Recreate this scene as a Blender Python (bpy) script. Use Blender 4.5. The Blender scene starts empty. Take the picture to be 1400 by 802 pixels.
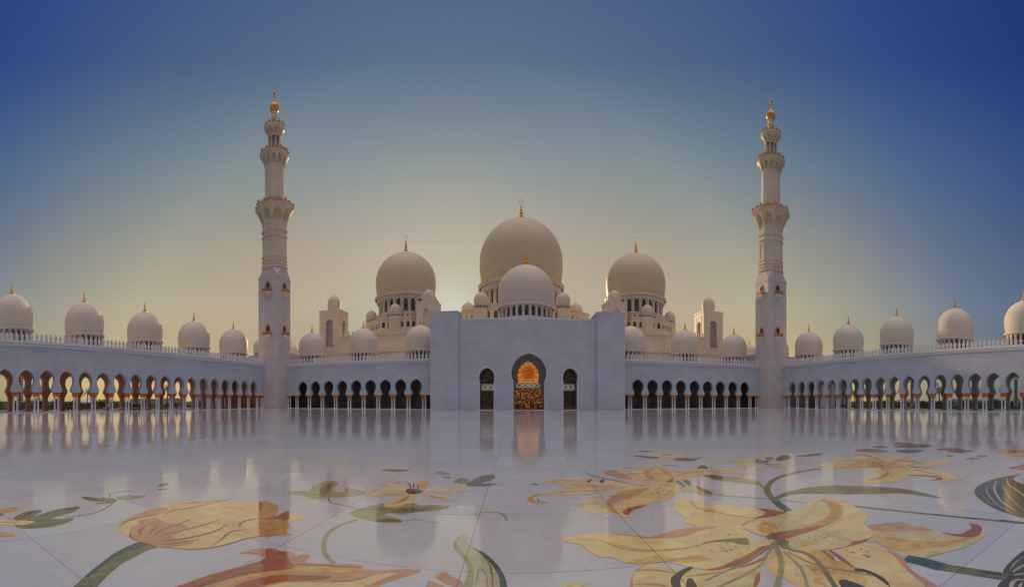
import bpy, bmesh, math, random
from math import sin, cos, tan, pi, radians, atan2, hypot, sqrt
from mathutils import Vector, Matrix
from mathutils.geometry import tessellate_polygon

S = bpy.context.scene
COL = S.collection
random.seed(7)

# ------------------------------------------------------------------ camera
F, XC, YH, HC = 555.0, 704.0, 548.3, 2.3          # photograph: cylindrical panorama, pixels per radian
cd = bpy.data.cameras.new('camera')
cam = bpy.data.objects.new('camera', cd); COL.objects.link(cam)
cam.location = (0, 0, HC); cam.rotation_euler = (radians(90), 0, 0)
cd.type = 'PANO'; cd.panorama_type = 'CENTRAL_CYLINDRICAL'
cd.central_cylindrical_range_u_min = -XC / F
cd.central_cylindrical_range_u_max = (1400 - XC) / F
cd.central_cylindrical_range_v_min = -(802 - YH) / F
cd.central_cylindrical_range_v_max = YH / F
cd.central_cylindrical_radius = 1.0
cd.clip_start = 0.05; cd.clip_end = 20000
S.camera = cam

# ------------------------------------------------------------------ sky, sun, exposure
SUN_AZ, SUN_EL = radians(-9.3), radians(11.5)      # azimuth from +Y, negative = left
w = bpy.data.worlds.new('World'); S.world = w; w.use_nodes = True
nt = w.node_tree; nt.nodes.clear()
out = nt.nodes.new('ShaderNodeOutputWorld'); bg = nt.nodes.new('ShaderNodeBackground')
sky = nt.nodes.new('ShaderNodeTexSky'); sky.sky_type = 'NISHITA'; sky.sun_disc = False
sky.sun_elevation = SUN_EL; sky.sun_rotation = SUN_AZ
sky.air_density = 1.0; sky.dust_density = 1.6; sky.ozone_density = 2.5; sky.altitude = 0
# evening haze over the gulf: the clear-air sky is tinted by height above the horizon and by distance from the sun
tcw = nt.nodes.new('ShaderNodeTexCoord')
def wm(op, a, b=None):
    n = nt.nodes.new('ShaderNodeMath'); n.operation = op
    for i, v in enumerate((a, b)):
        if v is None: continue
        if isinstance(v, (int, float)): n.inputs[i].default_value = v
        else: nt.links.new(v, n.inputs[i])
    return n.outputs[0]
def wramp(fac, stops):
    r = nt.nodes.new('ShaderNodeValToRGB'); e = r.color_ramp.elements
    while len(e) > 1: e.remove(e[-1])
    for k, (p, c) in enumerate(stops):
        q = e[0] if k == 0 else e.new(p)
        q.position = p; q.color = (*c, 1)
    nt.links.new(fac, r.inputs[0]); return r.outputs[0]
def wmul(a, b):
    n = nt.nodes.new('ShaderNodeVectorMath'); n.operation = 'MULTIPLY'
    nt.links.new(a, n.inputs[0])
    if isinstance(b, tuple): n.inputs[1].default_value = b
    else: nt.links.new(b, n.inputs[1])
    return n.outputs[0]
nrmv = nt.nodes.new('ShaderNodeVectorMath'); nrmv.operation = 'NORMALIZE'; nt.links.new(tcw.outputs['Generated'], nrmv.inputs[0])
sx_ = nt.nodes.new('ShaderNodeSeparateXYZ'); nt.links.new(nrmv.outputs[0], sx_.inputs[0])
dt = nt.nodes.new('ShaderNodeVectorMath'); dt.operation = 'DOT_PRODUCT'; nt.links.new(nrmv.outputs[0], dt.inputs[0])
dt.inputs[1].default_value = (sin(SUN_AZ) * cos(SUN_EL), cos(SUN_AZ) * cos(SUN_EL), sin(SUN_EL))
elev = wm('ADD', wm('DIVIDE', wm('ARCSINE', sx_.outputs[2]), pi), 0.5)
gang = wm('DIVIDE', wm('ARCCOSINE', wm('MINIMUM', dt.outputs['Value'], 0.99999)), pi)
# the haze glow spreads from below the horizon under the sun
d2 = nt.nodes.new('ShaderNodeVectorMath'); d2.operation = 'DOT_PRODUCT'; nt.links.new(nrmv.outputs[0], d2.inputs[0])
d2.inputs[1].default_value = (sin(radians(-9)) * cos(radians(-10)), cos(radians(-9)) * cos(radians(-10)), sin(radians(-10)))
hang = wm('DIVIDE', wm('ARCCOSINE', wm('MINIMUM', d2.outputs['Value'], 0.99999)), pi)
TE = [(0.0, (0.8323, 1.0, 0.9617)), (0.5, (0.7887, 0.8969, 0.8471)), (0.5222, (0.6762, 0.6571, 0.5894)), (0.5444, (0.6266, 0.6244, 0.5808)), (0.5722, (0.643, 0.678, 0.705)), (0.6111, (0.556, 0.611, 0.692)), (0.6667, (0.345, 0.51, 0.765)), (0.7222, (0.1715, 0.3123, 0.7227)), (0.8333, (0.1418, 0.267, 0.773)), (1.0, (0.3795, 0.6026, 0.9146))]
TG = [(0.0, (0.1628, 0.1627, 0.1984)), (0.0444, (0.2278, 0.2278, 0.2515)), (0.0889, (0.3189, 0.3189, 0.3189)), (0.1444, (0.4728, 0.4384, 0.3451)), (0.2111, (0.8103, 0.6109, 0.4007)), (0.2778, (1.0, 0.7525, 0.4561)), (0.3444, (0.8151, 0.6401, 0.4581)), (0.4167, (0.457, 0.4571, 0.5051)), (0.5, (0.2614, 0.295, 0.4561)), (0.6389, (0.5251, 0.4377, 0.4384)), (1.0, (0.5125, 0.3598, 0.3246))]
tint = wmul(wmul(wramp(elev, TE), wramp(hang, TG)), (3.217, 3.217, 3.217))
flat = nt.nodes.new('ShaderNodeGamma'); flat.inputs['Gamma'].default_value = 0.4; nt.links.new(sky.outputs[0], flat.inputs[0])
def wsmooth(v, a, b):
    n = nt.nodes.new('ShaderNodeMapRange'); n.interpolation_type = 'SMOOTHSTEP'
    n.inputs[1].default_value = a; n.inputs[2].default_value = b; nt.links.new(v, n.inputs[0]); return n.outputs[0]
def wadd(a, col, f):
    sc_ = nt.nodes.new('ShaderNodeVectorMath'); sc_.operation = 'SCALE'; sc_.inputs[0].default_value = col; nt.links.new(f, sc_.inputs['Scale'])
    n = nt.nodes.new('ShaderNodeVectorMath'); nt.links.new(a, n.inputs[0]); nt.links.new(sc_.outputs[0], n.inputs[1]); return n.outputs[0]
HIGH_FILL, EAST_FILL = (10.6, 8.9, 7.0), (0.30, 0.34, 0.54)       # out-of-view sky glow added overhead and opposite the sun as fill light
skyc = wadd(wmul(flat.outputs[0], tint), HIGH_FILL, wsmooth(elev, 0.5 + 45 / 180, 0.5 + 72 / 180))
skyc = wadd(skyc, (0.55, 0.65, 0.85), wsmooth(gang, 7.5 / 180, 0.0))
skyc = wadd(skyc, EAST_FILL, wsmooth(gang, 90 / 180, 135 / 180))
nt.links.new(skyc, bg.inputs[0]); nt.links.new(bg.outputs[0], out.inputs[0])
bg.inputs[1].default_value = 0.15
sl = bpy.data.lights.new('sun', 'SUN'); sl.energy = 2.2; sl.angle = radians(1.6); sl.color = (1.0, 0.74, 0.42)
so = bpy.data.objects.new('sun', sl); COL.objects.link(so)
sd = Vector((sin(SUN_AZ) * cos(SUN_EL), cos(SUN_AZ) * cos(SUN_EL), sin(SUN_EL)))
so.rotation_euler = sd.to_track_quat('Z', 'Y').to_euler(); so.location = sd * 400
S.view_settings.view_transform = 'Standard'; S.view_settings.look = 'None'
S.view_settings.gamma = 1; S.view_settings.exposure = 0.0; S.view_settings.use_curve_mapping = False
S.render.engine = 'CYCLES'
cy = S.cycles
cy.use_denoising = True
cy.max_bounces = 7; cy.diffuse_bounces = 4; cy.glossy_bounces = 4; cy.transmission_bounces = 3
cy.caustics_reflective = False; cy.caustics_refractive = False

# ------------------------------------------------------------------ materials
def newmat(name):
    m = bpy.data.materials.new(name); m.use_nodes = True
    return m, m.node_tree, m.node_tree.nodes['Principled BSDF']

def nd(t, typ, **kw):
    n = t.nodes.new(typ)
    for k, v in kw.items(): setattr(n, k, v)
    return n

def mth(t, op, a, b=None):
    n = t.nodes.new('ShaderNodeMath'); n.operation = op
    for i, v in enumerate((a, b)):
        if v is None: continue
        if isinstance(v, (int, float)): n.inputs[i].default_value = v
        else: t.links.new(v, n.inputs[i])
    return n.outputs[0]

def mixc(t, f, a, b, mode='MIX'):
    n = t.nodes.new('ShaderNodeMix'); n.data_type = 'RGBA'; n.blend_type = mode
    for s, v in (('Factor', f), ('A', a), ('B', b)):
        i = [x for x in n.inputs if x.name == s and (x.type == 'RGBA' or s == 'Factor' and x.type == 'VALUE')][0]
        if isinstance(v, (int, float)): i.default_value = v
        elif isinstance(v, tuple): i.default_value = (*v, 1) if len(v) == 3 else v
        else: t.links.new(v, i)
    return [o for o in n.outputs if o.type == 'RGBA'][0]

def noise(t, vec, scale, detail=4, rough=0.55):
    n = nd(t, 'ShaderNodeTexNoise'); n.inputs['Scale'].default_value = scale
    n.inputs['Detail'].default_value = detail; n.inputs['Roughness'].default_value = rough
    if vec is not None: t.links.new(vec, n.inputs['Vector'])
    return n.outputs['Fac']

def ramp(t, fac, stops):
    r = nd(t, 'ShaderNodeValToRGB'); e = r.color_ramp.elements
    while len(e) > 1: e.remove(e[-1])
    e[0].position = stops[0][0]; e[0].color = (*stops[0][1], 1)
    for p, c in stops[1:]:
        k = e.new(p); k.color = (*c, 1)
    t.links.new(fac, r.inputs[0]); return r.outputs[0]

def geo_pos(t): return nd(t, 'ShaderNodeNewGeometry').outputs['Position']

def simple(name, col, rough=0.5, metal=0.0, var=0.12, scale=3.0, spec=None):
    m, t, p = newmat(name)
    f = noise(t, geo_pos(t), scale)
    lo = tuple(c * (1 - var) for c in col); hi = tuple(min(1, c * (1 + var)) for c in col)
    t.links.new(ramp(t, f, [(0.3, lo), (0.7, hi)]), p.inputs['Base Color'])
    p.inputs['Roughness'].default_value = rough; p.inputs['Metallic'].default_value = metal
    if spec is not None: p.inputs['Specular IOR Level'].default_value = spec
    return m

def stone(name, col, bw=3.0, bh=1.5, var=0.04, rough=0.5, joint=0.95):
    """white marble cladding: block to block tone, soft clouds, fine joints, world coordinates"""
    m, t, p = newmat(name)
    pos = geo_pos(t)
    sep = nd(t, 'ShaderNodeSeparateXYZ'); t.links.new(pos, sep.inputs[0])
    nrm = nd(t, 'ShaderNodeNewGeometry').outputs['True Normal']
    sn = nd(t, 'ShaderNodeSeparateXYZ'); t.links.new(nrm, sn.inputs[0])
    ax = mth(t, 'GREATER_THAN', mth(t, 'ABSOLUTE', sn.outputs[0]), 0.7)
    mu = nd(t, 'ShaderNodeMix'); t.links.new(ax, mu.inputs[0]); t.links.new(sep.outputs[0], mu.inputs[2]); t.links.new(sep.outputs[1], mu.inputs[3])
    cmb = nd(t, 'ShaderNodeCombineXYZ'); t.links.new(mu.outputs[0], cmb.inputs[0]); t.links.new(sep.outputs[2], cmb.inputs[1])
    br = nd(t, 'ShaderNodeTexBrick'); t.links.new(cmb.outputs[0], br.inputs['Vector'])
    br.inputs['Scale'].default_value = 1; br.inputs['Brick Width'].default_value = bw; br.inputs['Row Height'].default_value = bh
    br.inputs['Mortar Size'].default_value = 0.012; br.inputs['Mortar Smooth'].default_value = 0.2
    hi = tuple(min(0.9, c * (1 + var)) for c in col); lo = tuple(c * (1 - var) for c in col)
    br.inputs['Color1'].default_value = (*hi, 1); br.inputs['Color2'].default_value = (*lo, 1)
    br.inputs['Mortar'].default_value = (*(c * joint for c in col), 1)
    cl = noise(t, pos, 0.22, 6, 0.6)
    c1 = mixc(t, 1.0, br.outputs['Color'], ramp(t, cl, [(0.3, (0.86, 0.86, 0.88)), (0.7, (1, 1, 1))]), 'MULTIPLY')
    st = nd(t, 'ShaderNodeMapping'); st.inputs['Scale'].default_value = (1.3, 1.3, 0.12); t.links.new(pos, st.inputs[0])
    s2 = noise(t, st.outputs[0], 1.0, 5, 0.65)
    c2 = mixc(t, 1.0, c1, ramp(t, s2, [(0.35, (0.965, 0.96, 0.955)), (0.6, (1, 1, 1))]), 'MULTIPLY')
    t.links.new(c2, p.inputs['Base Color']); p.inputs['Roughness'].default_value = rough
    return m

def dome_stone(name, col):
    """dome cladding: horizontal courses of marble with faint tone steps"""
    m, t, p = newmat(name)
    pos = geo_pos(t)
    sep = nd(t, 'ShaderNodeSeparateXYZ'); t.links.new(pos, sep.inputs[0])
    fl = mth(t, 'FLOOR', mth(t, 'MULTIPLY', sep.outputs[2], 1.4))
    wn = nd(t, 'ShaderNodeTexWhiteNoise'); wn.noise_dimensions = '1D'; t.links.new(fl, wn.inputs['W'])
    c0 = ramp(t, wn.outputs[0], [(0, tuple(c * 0.972 for c in col)), (1, col)])
    cl = noise(t, pos, 0.5, 6, 0.6)
    c1 = mixc(t, 1.0, c0, ramp(t, cl, [(0.3, (0.93, 0.925, 0.92)), (0.7, (1, 1, 1))]), 'MULTIPLY')
    t.links.new(c1, p.inputs['Base Color']); p.inputs['Roughness'].default_value = 0.55; p.inputs['Specular IOR Level'].default_value = 0.3
    return m

JX, JDX, JY, JDY = 2.09, 2.81, 5.43, 2.9
def floor_like(name, build, rough=0.05, joints=True, ior=2.15):
    """polished marble laid in big slabs: the joints run through floor and inlay alike"""
    m, t, p = newmat(name)
    pos = geo_pos(t)
    c = build(t, pos)
    if joints:
        sep = nd(t, 'ShaderNodeSeparateXYZ'); t.links.new(pos, sep.inputs[0])
        def line(o, off, step, wd):
            a = mth(t, 'DIVIDE', mth(t, 'SUBTRACT', o, off), step)
            fr = mth(t, 'ABSOLUTE', mth(t, 'SUBTRACT', a, mth(t, 'ROUND', a)))
            return mth(t, 'LESS_THAN', mth(t, 'MULTIPLY', fr, step), wd)
        j = mth(t, 'MAXIMUM', line(sep.outputs[0], JX, JDX, 0.0065), line(sep.outputs[1], JY, JDY, 0.0055))
        c = mixc(t, mth(t, 'MULTIPLY', j, 0.75), c, (0.09, 0.05, 0.035))
    t.links.new(c, p.inputs['Base Color'])
    # hand-polished stone: very slow undulation and worn patches in the gloss
    mp = nd(t, 'ShaderNodeMapping'); mp.inputs['Scale'].default_value = (0.55, 1.5, 1); t.links.new(pos, mp.inputs[0])
    b1 = noise(t, mp.outputs[0], 0.9, 2, 0.5)
    b2 = noise(t, mp.outputs[0], 7.0, 2, 0.5)
    hsum = mth(t, 'ADD', mth(t, 'MULTIPLY', b1, 1.0), mth(t, 'MULTIPLY', b2, 0.22))
    bp = nd(t, 'ShaderNodeBump'); bp.inputs['Strength'].default_value = 1.0; bp.inputs['Distance'].default_value = 0.006
    t.links.new(hsum, bp.inputs['Height']); t.links.new(bp.outputs[0], p.inputs['Normal'])
    r = noise(t, pos, 0.7, 5, 0.65)
    rr = nd(t, 'ShaderNodeMapRange'); rr.inputs[1].default_value = 0.3; rr.inputs[2].default_value = 0.7
    rr.inputs[3].default_value = rough * 0.5; rr.inputs[4].default_value = rough * 2.2
    t.links.new(r, rr.inputs[0]); t.links.new(rr.outputs[0], p.inputs['Roughness'])
    p.inputs['IOR'].default_value = ior
    return m

def marble_cols(stops, scale=2.2, stretch=(1, 1, 1), dist=1.5):
    def b(t, pos):
        mp = nd(t, 'ShaderNodeMapping'); mp.inputs['Scale'].default_value = stretch; t.links.new(pos, mp.inputs[0])
        n = nd(t, 'ShaderNodeTexNoise'); n.inputs['Scale'].default_value = scale; n.inputs['Detail'].default_value = 7
        n.inputs['Roughness'].default_value = 0.62; n.inputs['Distortion'].default_value = dist
        t.links.new(mp.outputs[0], n.inputs['Vector'])
        c = ramp(t, n.outputs['Fac'], stops)
        # cut pieces: every inlay is assembled from small stones of slightly different tone
        wob = nd(t, 'ShaderNodeTexNoise'); wob.inputs['Scale'].default_value = 1.3; t.links.new(pos, wob.inputs['Vector'])
        va = nd(t, 'ShaderNodeVectorMath'); va.operation = 'ADD'; t.links.new(mp.outputs[0], va.inputs[0])
        vs_ = nd(t, 'ShaderNodeVectorMath'); vs_.operation = 'SCALE'; vs_.inputs['Scale'].default_value = 0.5; t.links.new(wob.outputs['Color'], vs_.inputs[0])
        t.links.new(vs_.outputs[0], va.inputs[1])
        vo = nd(t, 'ShaderNodeTexVoronoi'); vo.inputs['Scale'].default_value = 2.6; t.links.new(va.outputs[0], vo.inputs['Vector'])
        sv = nd(t, 'ShaderNodeSeparateXYZ'); t.links.new(vo.outputs['Color'], sv.inputs[0])
        c = mixc(t, 1.0, c, ramp(t, sv.outputs[0], [(0, (0.84, 0.82, 0.80)), (1, (1.04, 1.03, 1.0))]), 'MULTIPLY')
        ve = nd(t, 'ShaderNodeTexVoronoi'); ve.feature = 'DISTANCE_TO_EDGE'; ve.inputs['Scale'].default_value = 2.6; t.links.new(va.outputs[0], ve.inputs['Vector'])
        c = mixc(t, 1.0, c, ramp(t, ve.outputs['Distance'], [(0.0, (0.80, 0.76, 0.72)), (0.012, (1, 1, 1))]), 'MULTIPLY')
        gr = noise(t, pos, 28, 4, 0.7)
        return mixc(t, 1.0, c, ramp(t, gr, [(0.3, (0.93, 0.92, 0.91)), (0.7, (1.03, 1.03, 1.02))]), 'MULTIPLY')
    return b

def floor_base(t, pos):
    sep = nd(t, 'ShaderNodeSeparateXYZ'); t.links.new(pos, sep.inputs[0])
    cx = mth(t, 'ROUND', mth(t, 'ADD', mth(t, 'DIVIDE', mth(t, 'SUBTRACT', sep.outputs[0], JX), JDX), 0.5))
    cyy = mth(t, 'ROUND', mth(t, 'ADD', mth(t, 'DIVIDE', mth(t, 'SUBTRACT', sep.outputs[1], JY), JDY), 0.5))
    cmb = nd(t, 'ShaderNodeCombineXYZ'); t.links.new(cx, cmb.inputs[0]); t.links.new(cyy, cmb.inputs[1])
    wn = nd(t, 'ShaderNodeTexWhiteNoise'); wn.noise_dimensions = '2D'; t.links.new(cmb.outputs[0], wn.inputs['Vector'])
    c0 = ramp(t, wn.outputs[0], [(0, (0.59, 0.597, 0.602)), (1, (0.652, 0.657, 0.66))])
    cl = noise(t, pos, 0.5, 8, 0.65)
    c1 = mixc(t, 1.0, c0, ramp(t, cl, [(0.3, (0.9, 0.9, 0.92)), (0.68, (1, 1, 1))]), 'MULTIPLY')
    v = nd(t, 'ShaderNodeTexNoise'); v.inputs['Scale'].default_value = 0.8; v.inputs['Detail'].default_value = 9; v.inputs['Distortion'].default_value = 2.5
    t.links.new(pos, v.inputs['Vector'])
    c2 = mixc(t, 1.0, c1, ramp(t, v.outputs['Fac'], [(0.46, (1, 1, 1)), (0.5, (0.945, 0.94, 0.94)), (0.54, (1, 1, 1))]), 'MULTIPLY')
    tn = noise(t, pos, 2.3, 5, 0.65)
    c3 = mixc(t, 1.0, c2, ramp(t, tn, [(0.32, (1.03, 0.975, 0.985)), (0.5, (1, 1, 1)), (0.68, (0.955, 0.985, 1.03))]), 'MULTIPLY')
    sp = noise(t, pos, 38, 3, 0.7)
    return mixc(t, 1.0, c3, ramp(t, sp, [(0.33, (0.95, 0.945, 0.945)), (0.6, (1.01, 1.01, 1.01))]), 'MULTIPLY')

M = {}
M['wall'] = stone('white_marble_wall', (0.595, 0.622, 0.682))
M['basewall'] = stone('less_warmlit_base_marble', (0.76, 0.675, 0.62))  # minaret marble again, with less warm light put into its colour
M['shadewall'] = stone('shaded_reveal_marble', (0.36, 0.345, 0.365))  # white marble; the reveal's shade and ornament are put into the colour
M['inner'] = stone('bounce_lit_inner_stone', (0.74, 0.39, 0.235))  # warm bounced sunlight is put into this inner stone's colour
M['innergrey'] = stone('grey_inner_stone', (0.47, 0.41, 0.37))  # same inner stone without the warm bounce in its colour
M['dome'] = dome_stone('warmlit_dome_marble', (0.825, 0.71, 0.575))  # white marble with the warm sun haze put into its colour
M['warmlitdome'] = dome_stone('warmlit_great_dome_marble', (0.78, 0.645, 0.43))  # same white marble, stronger sun glow put into the colour
M['warmlitwall'] = stone('warmlit_white_marble', (0.94, 0.765, 0.565))  # white marble with warm evening light put into its colour
M['trim'] = simple('white_trim_marble', (0.76, 0.75, 0.735), 0.4, var=0.06)
M['column'] = simple('white_column_marble', (0.86, 0.84, 0.82), 0.25, var=0.08, scale=6)
M['gold'] = simple('polished_gold', (0.98, 0.47, 0.05), 0.35, 0.12, var=0.12, scale=2)
M['capital'] = simple('orange_gilded_capital', (0.95, 0.235, 0.04), 0.45, 0.15, var=0.25, scale=9)
M['rail'] = simple('orange_gilded_railing', (0.66, 0.28, 0.065), 0.4, 0.15, var=0.2, scale=5)
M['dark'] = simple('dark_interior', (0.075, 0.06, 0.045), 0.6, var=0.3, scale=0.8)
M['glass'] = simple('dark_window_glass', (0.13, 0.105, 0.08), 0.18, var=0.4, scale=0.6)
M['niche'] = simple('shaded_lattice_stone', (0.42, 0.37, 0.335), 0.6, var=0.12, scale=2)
M['silver'] = simple('silver_crescent', (0.75, 0.72, 0.66), 0.3, 0.7, var=0.05)
M['floor'] = floor_like('polished_white_floor_marble', floor_base)
yl = [(0.27, (0.86, 0.55, 0.15)), (0.43, (0.88, 0.68, 0.27)), (0.58, (0.88, 0.71, 0.33)), (0.75, (0.88, 0.75, 0.42))]
M['yellow'] = floor_like('pale_yellow_inlay', marble_cols(yl))
M['peach'] = floor_like('peach_yellow_inlay', marble_cols([(0.28, (0.80, 0.43, 0.19)), (0.44, (0.87, 0.58, 0.25)), (0.56, (0.88, 0.67, 0.30)), (0.72, (0.88, 0.74, 0.42))], 1.6))
M['amber'] = floor_like('amber_inlay', marble_cols([(0.25, (0.62, 0.26, 0.03)), (0.45, (0.75, 0.42, 0.07)), (0.6, (0.78, 0.58, 0.2)), (0.75, (0.72, 0.64, 0.45))], 3.0))
M['mottled'] = floor_like('mottled_yellow_inlay', marble_cols([(0.3, (0.74, 0.46, 0.08)), (0.45, (0.76, 0.58, 0.18)), (0.58, (0.74, 0.66, 0.42)), (0.72, (0.66, 0.63, 0.6))], 4.5, (1, 1.6, 1)))
M['ochre'] = floor_like('ochre_inlay', marble_cols([(0.3, (0.55, 0.26, 0.04)), (0.6, (0.68, 0.38, 0.09)), (0.8, (0.7, 0.48, 0.18))], 3.0))
M['salmon'] = floor_like('salmon_inlay', marble_cols([(0.3, (0.60, 0.27, 0.15)), (0.6, (0.68, 0.37, 0.21)), (0.8, (0.72, 0.46, 0.28))], 2.5))
M['red'] = floor_like('red_inlay', marble_cols([(0.3, (0.36, 0.07, 0.03)), (0.55, (0.48, 0.12, 0.05)), (0.75, (0.58, 0.2, 0.09))], 3.0))
M['brown'] = floor_like('brown_vein_inlay', marble_cols([(0.3, (0.26, 0.11, 0.05)), (0.7, (0.36, 0.18, 0.09))], 5.0))
M['olive'] = floor_like('olive_green_inlay', marble_cols([(0.3, (0.12, 0.11, 0.03)), (0.5, (0.21, 0.19, 0.07)), (0.72, (0.33, 0.29, 0.11))], 5.0, (2.5, 1, 1)))
M['sage'] = floor_like('sage_green_inlay', marble_cols([(0.3, (0.30, 0.28, 0.13)), (0.55, (0.42, 0.38, 0.19)), (0.75, (0.52, 0.46, 0.24))], 4.0))
M['cream'] = floor_like('cream_green_inlay', marble_cols([(0.3, (0.50, 0.46, 0.30)), (0.7, (0.62, 0.58, 0.42))], 2.0))
M['teal'] = floor_like('teal_inlay', marble_cols([(0.3, (0.02, 0.06, 0.06)), (0.55, (0.05, 0.12, 0.11)), (0.75, (0.10, 0.16, 0.13))], 4.0))
M['leafdark'] = floor_like('dark_leaf_inlay', marble_cols([(0.3, (0.05, 0.045, 0.015)), (0.55, (0.11, 0.10, 0.035)), (0.75, (0.19, 0.165, 0.06))], 3.0, (3, 1, 1)))
M['maroon'] = floor_like('maroon_inlay', marble_cols([(0.3, (0.045, 0.012, 0.02)), (0.7, (0.09, 0.03, 0.035))], 5.0))
M['slate'] = floor_like('slate_inlay', marble_cols([(0.3, (0.07, 0.065, 0.05)), (0.7, (0.15, 0.13, 0.10))], 4.0))

def emissive(name, stops, strength, scale):
    m, t, p = newmat(name)
    f = noise(t, geo_pos(t), scale, 3)
    c = ramp(t, f, stops)
    p.inputs['Base Color'].default_value = (0.02, 0.015, 0.01, 1); p.inputs['Roughness'].default_value = 0.15
    t.links.new(c, p.inputs['Emission Color']); p.inputs['Emission Strength'].default_value = strength
    return m
M['lit'] = emissive('lit_amber_glass', [(0.3, (0.85, 0.22, 0.02)), (0.55, (0.95, 0.33, 0.035)), (0.75, (1.0, 0.46, 0.08))], 0.62, 0.9)
M['rose'] = emissive('lit_rose_glass', [(0.3, (0.62, 0.13, 0.012)), (0.7, (0.85, 0.24, 0.025))], 0.5, 1.2)
M['doorglass'] = emissive('door_glass_with_reflection_glow', [(0.40, (0.01, 0.005, 0.003)), (0.49, (0.12, 0.035, 0.006)), (0.58, (0.8, 0.26, 0.035)), (0.66, (0.5, 0.15, 0.02)), (0.75, (0.06, 0.02, 0.008))], 0.34, 1.7)  # amber reflections and lit hall put in as a mottled glow
M['dimglass'] = emissive('side_window_glass', [(0.5, (0.006, 0.004, 0.003)), (0.66, (0.07, 0.025, 0.009))], 0.4, 0.8)
M['bronze'] = simple('bronze_tracery', (0.16, 0.07, 0.025), 0.4, 0.4)
M['frame'] = simple('orange_door_frame', (0.65, 0.17, 0.03), 0.4, 0.1)
M['lattice'] = simple('white_green_lattice', (0.86, 0.87, 0.72), 0.4, var=0.1, scale=4)
_p = M['lattice'].node_tree.nodes['Principled BSDF']; _p.inputs['Emission Color'].default_value = (0.62, 0.62, 0.42, 1); _p.inputs['Emission Strength'].default_value = 0.14   # faint glow added so the lattice stays pale in the reveal's shade
M['tealglass'] = simple('teal_glass', (0.06, 0.16, 0.15), 0.2, var=0.3, scale=2)
M['ground'] = simple('garden_ground', (0.05, 0.052, 0.024), 0.95, var=0.45, scale=0.15, spec=0.1)
M['paving'] = simple('outer_paving', (0.42, 0.37, 0.31), 0.7, var=0.1, scale=0.4)
M['leaf'] = simple('tree_leaf', (0.036, 0.048, 0.018), 0.6, var=0.45, scale=1.3)
M['hedge'] = simple('hedge_leaf', (0.036, 0.06, 0.018), 0.6, var=0.5, scale=1.5)
M['palm'] = simple('palm_leaf', (0.06, 0.075, 0.03), 0.55, var=0.35, scale=1)
M['bark'] = simple('bark', (0.13, 0.09, 0.06), 0.9, var=0.3, scale=4)
M['concrete'] = simple('pale_concrete', (0.72, 0.64, 0.48), 0.8, var=0.1, scale=0.5)
M['canvas'] = simple('white_canvas', (0.75, 0.74, 0.72), 0.8, var=0.05)
M['skin'] = simple('skin', (0.42, 0.25, 0.17), 0.5, var=0.05)
M['hair'] = simple('hair', (0.02, 0.016, 0.013), 0.5, var=0.2)
for k, c in dict(black=(0.015, 0.015, 0.018), white=(0.7, 0.7, 0.7), red=(0.5, 0.03, 0.03), blue=(0.08, 0.13, 0.28), brown=(0.2, 0.1, 0.05), grey=(0.15, 0.15, 0.17)).items():
    M['cloth_' + k] = simple(k + '_cloth', c, 0.85, var=0.1, scale=5)

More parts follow.
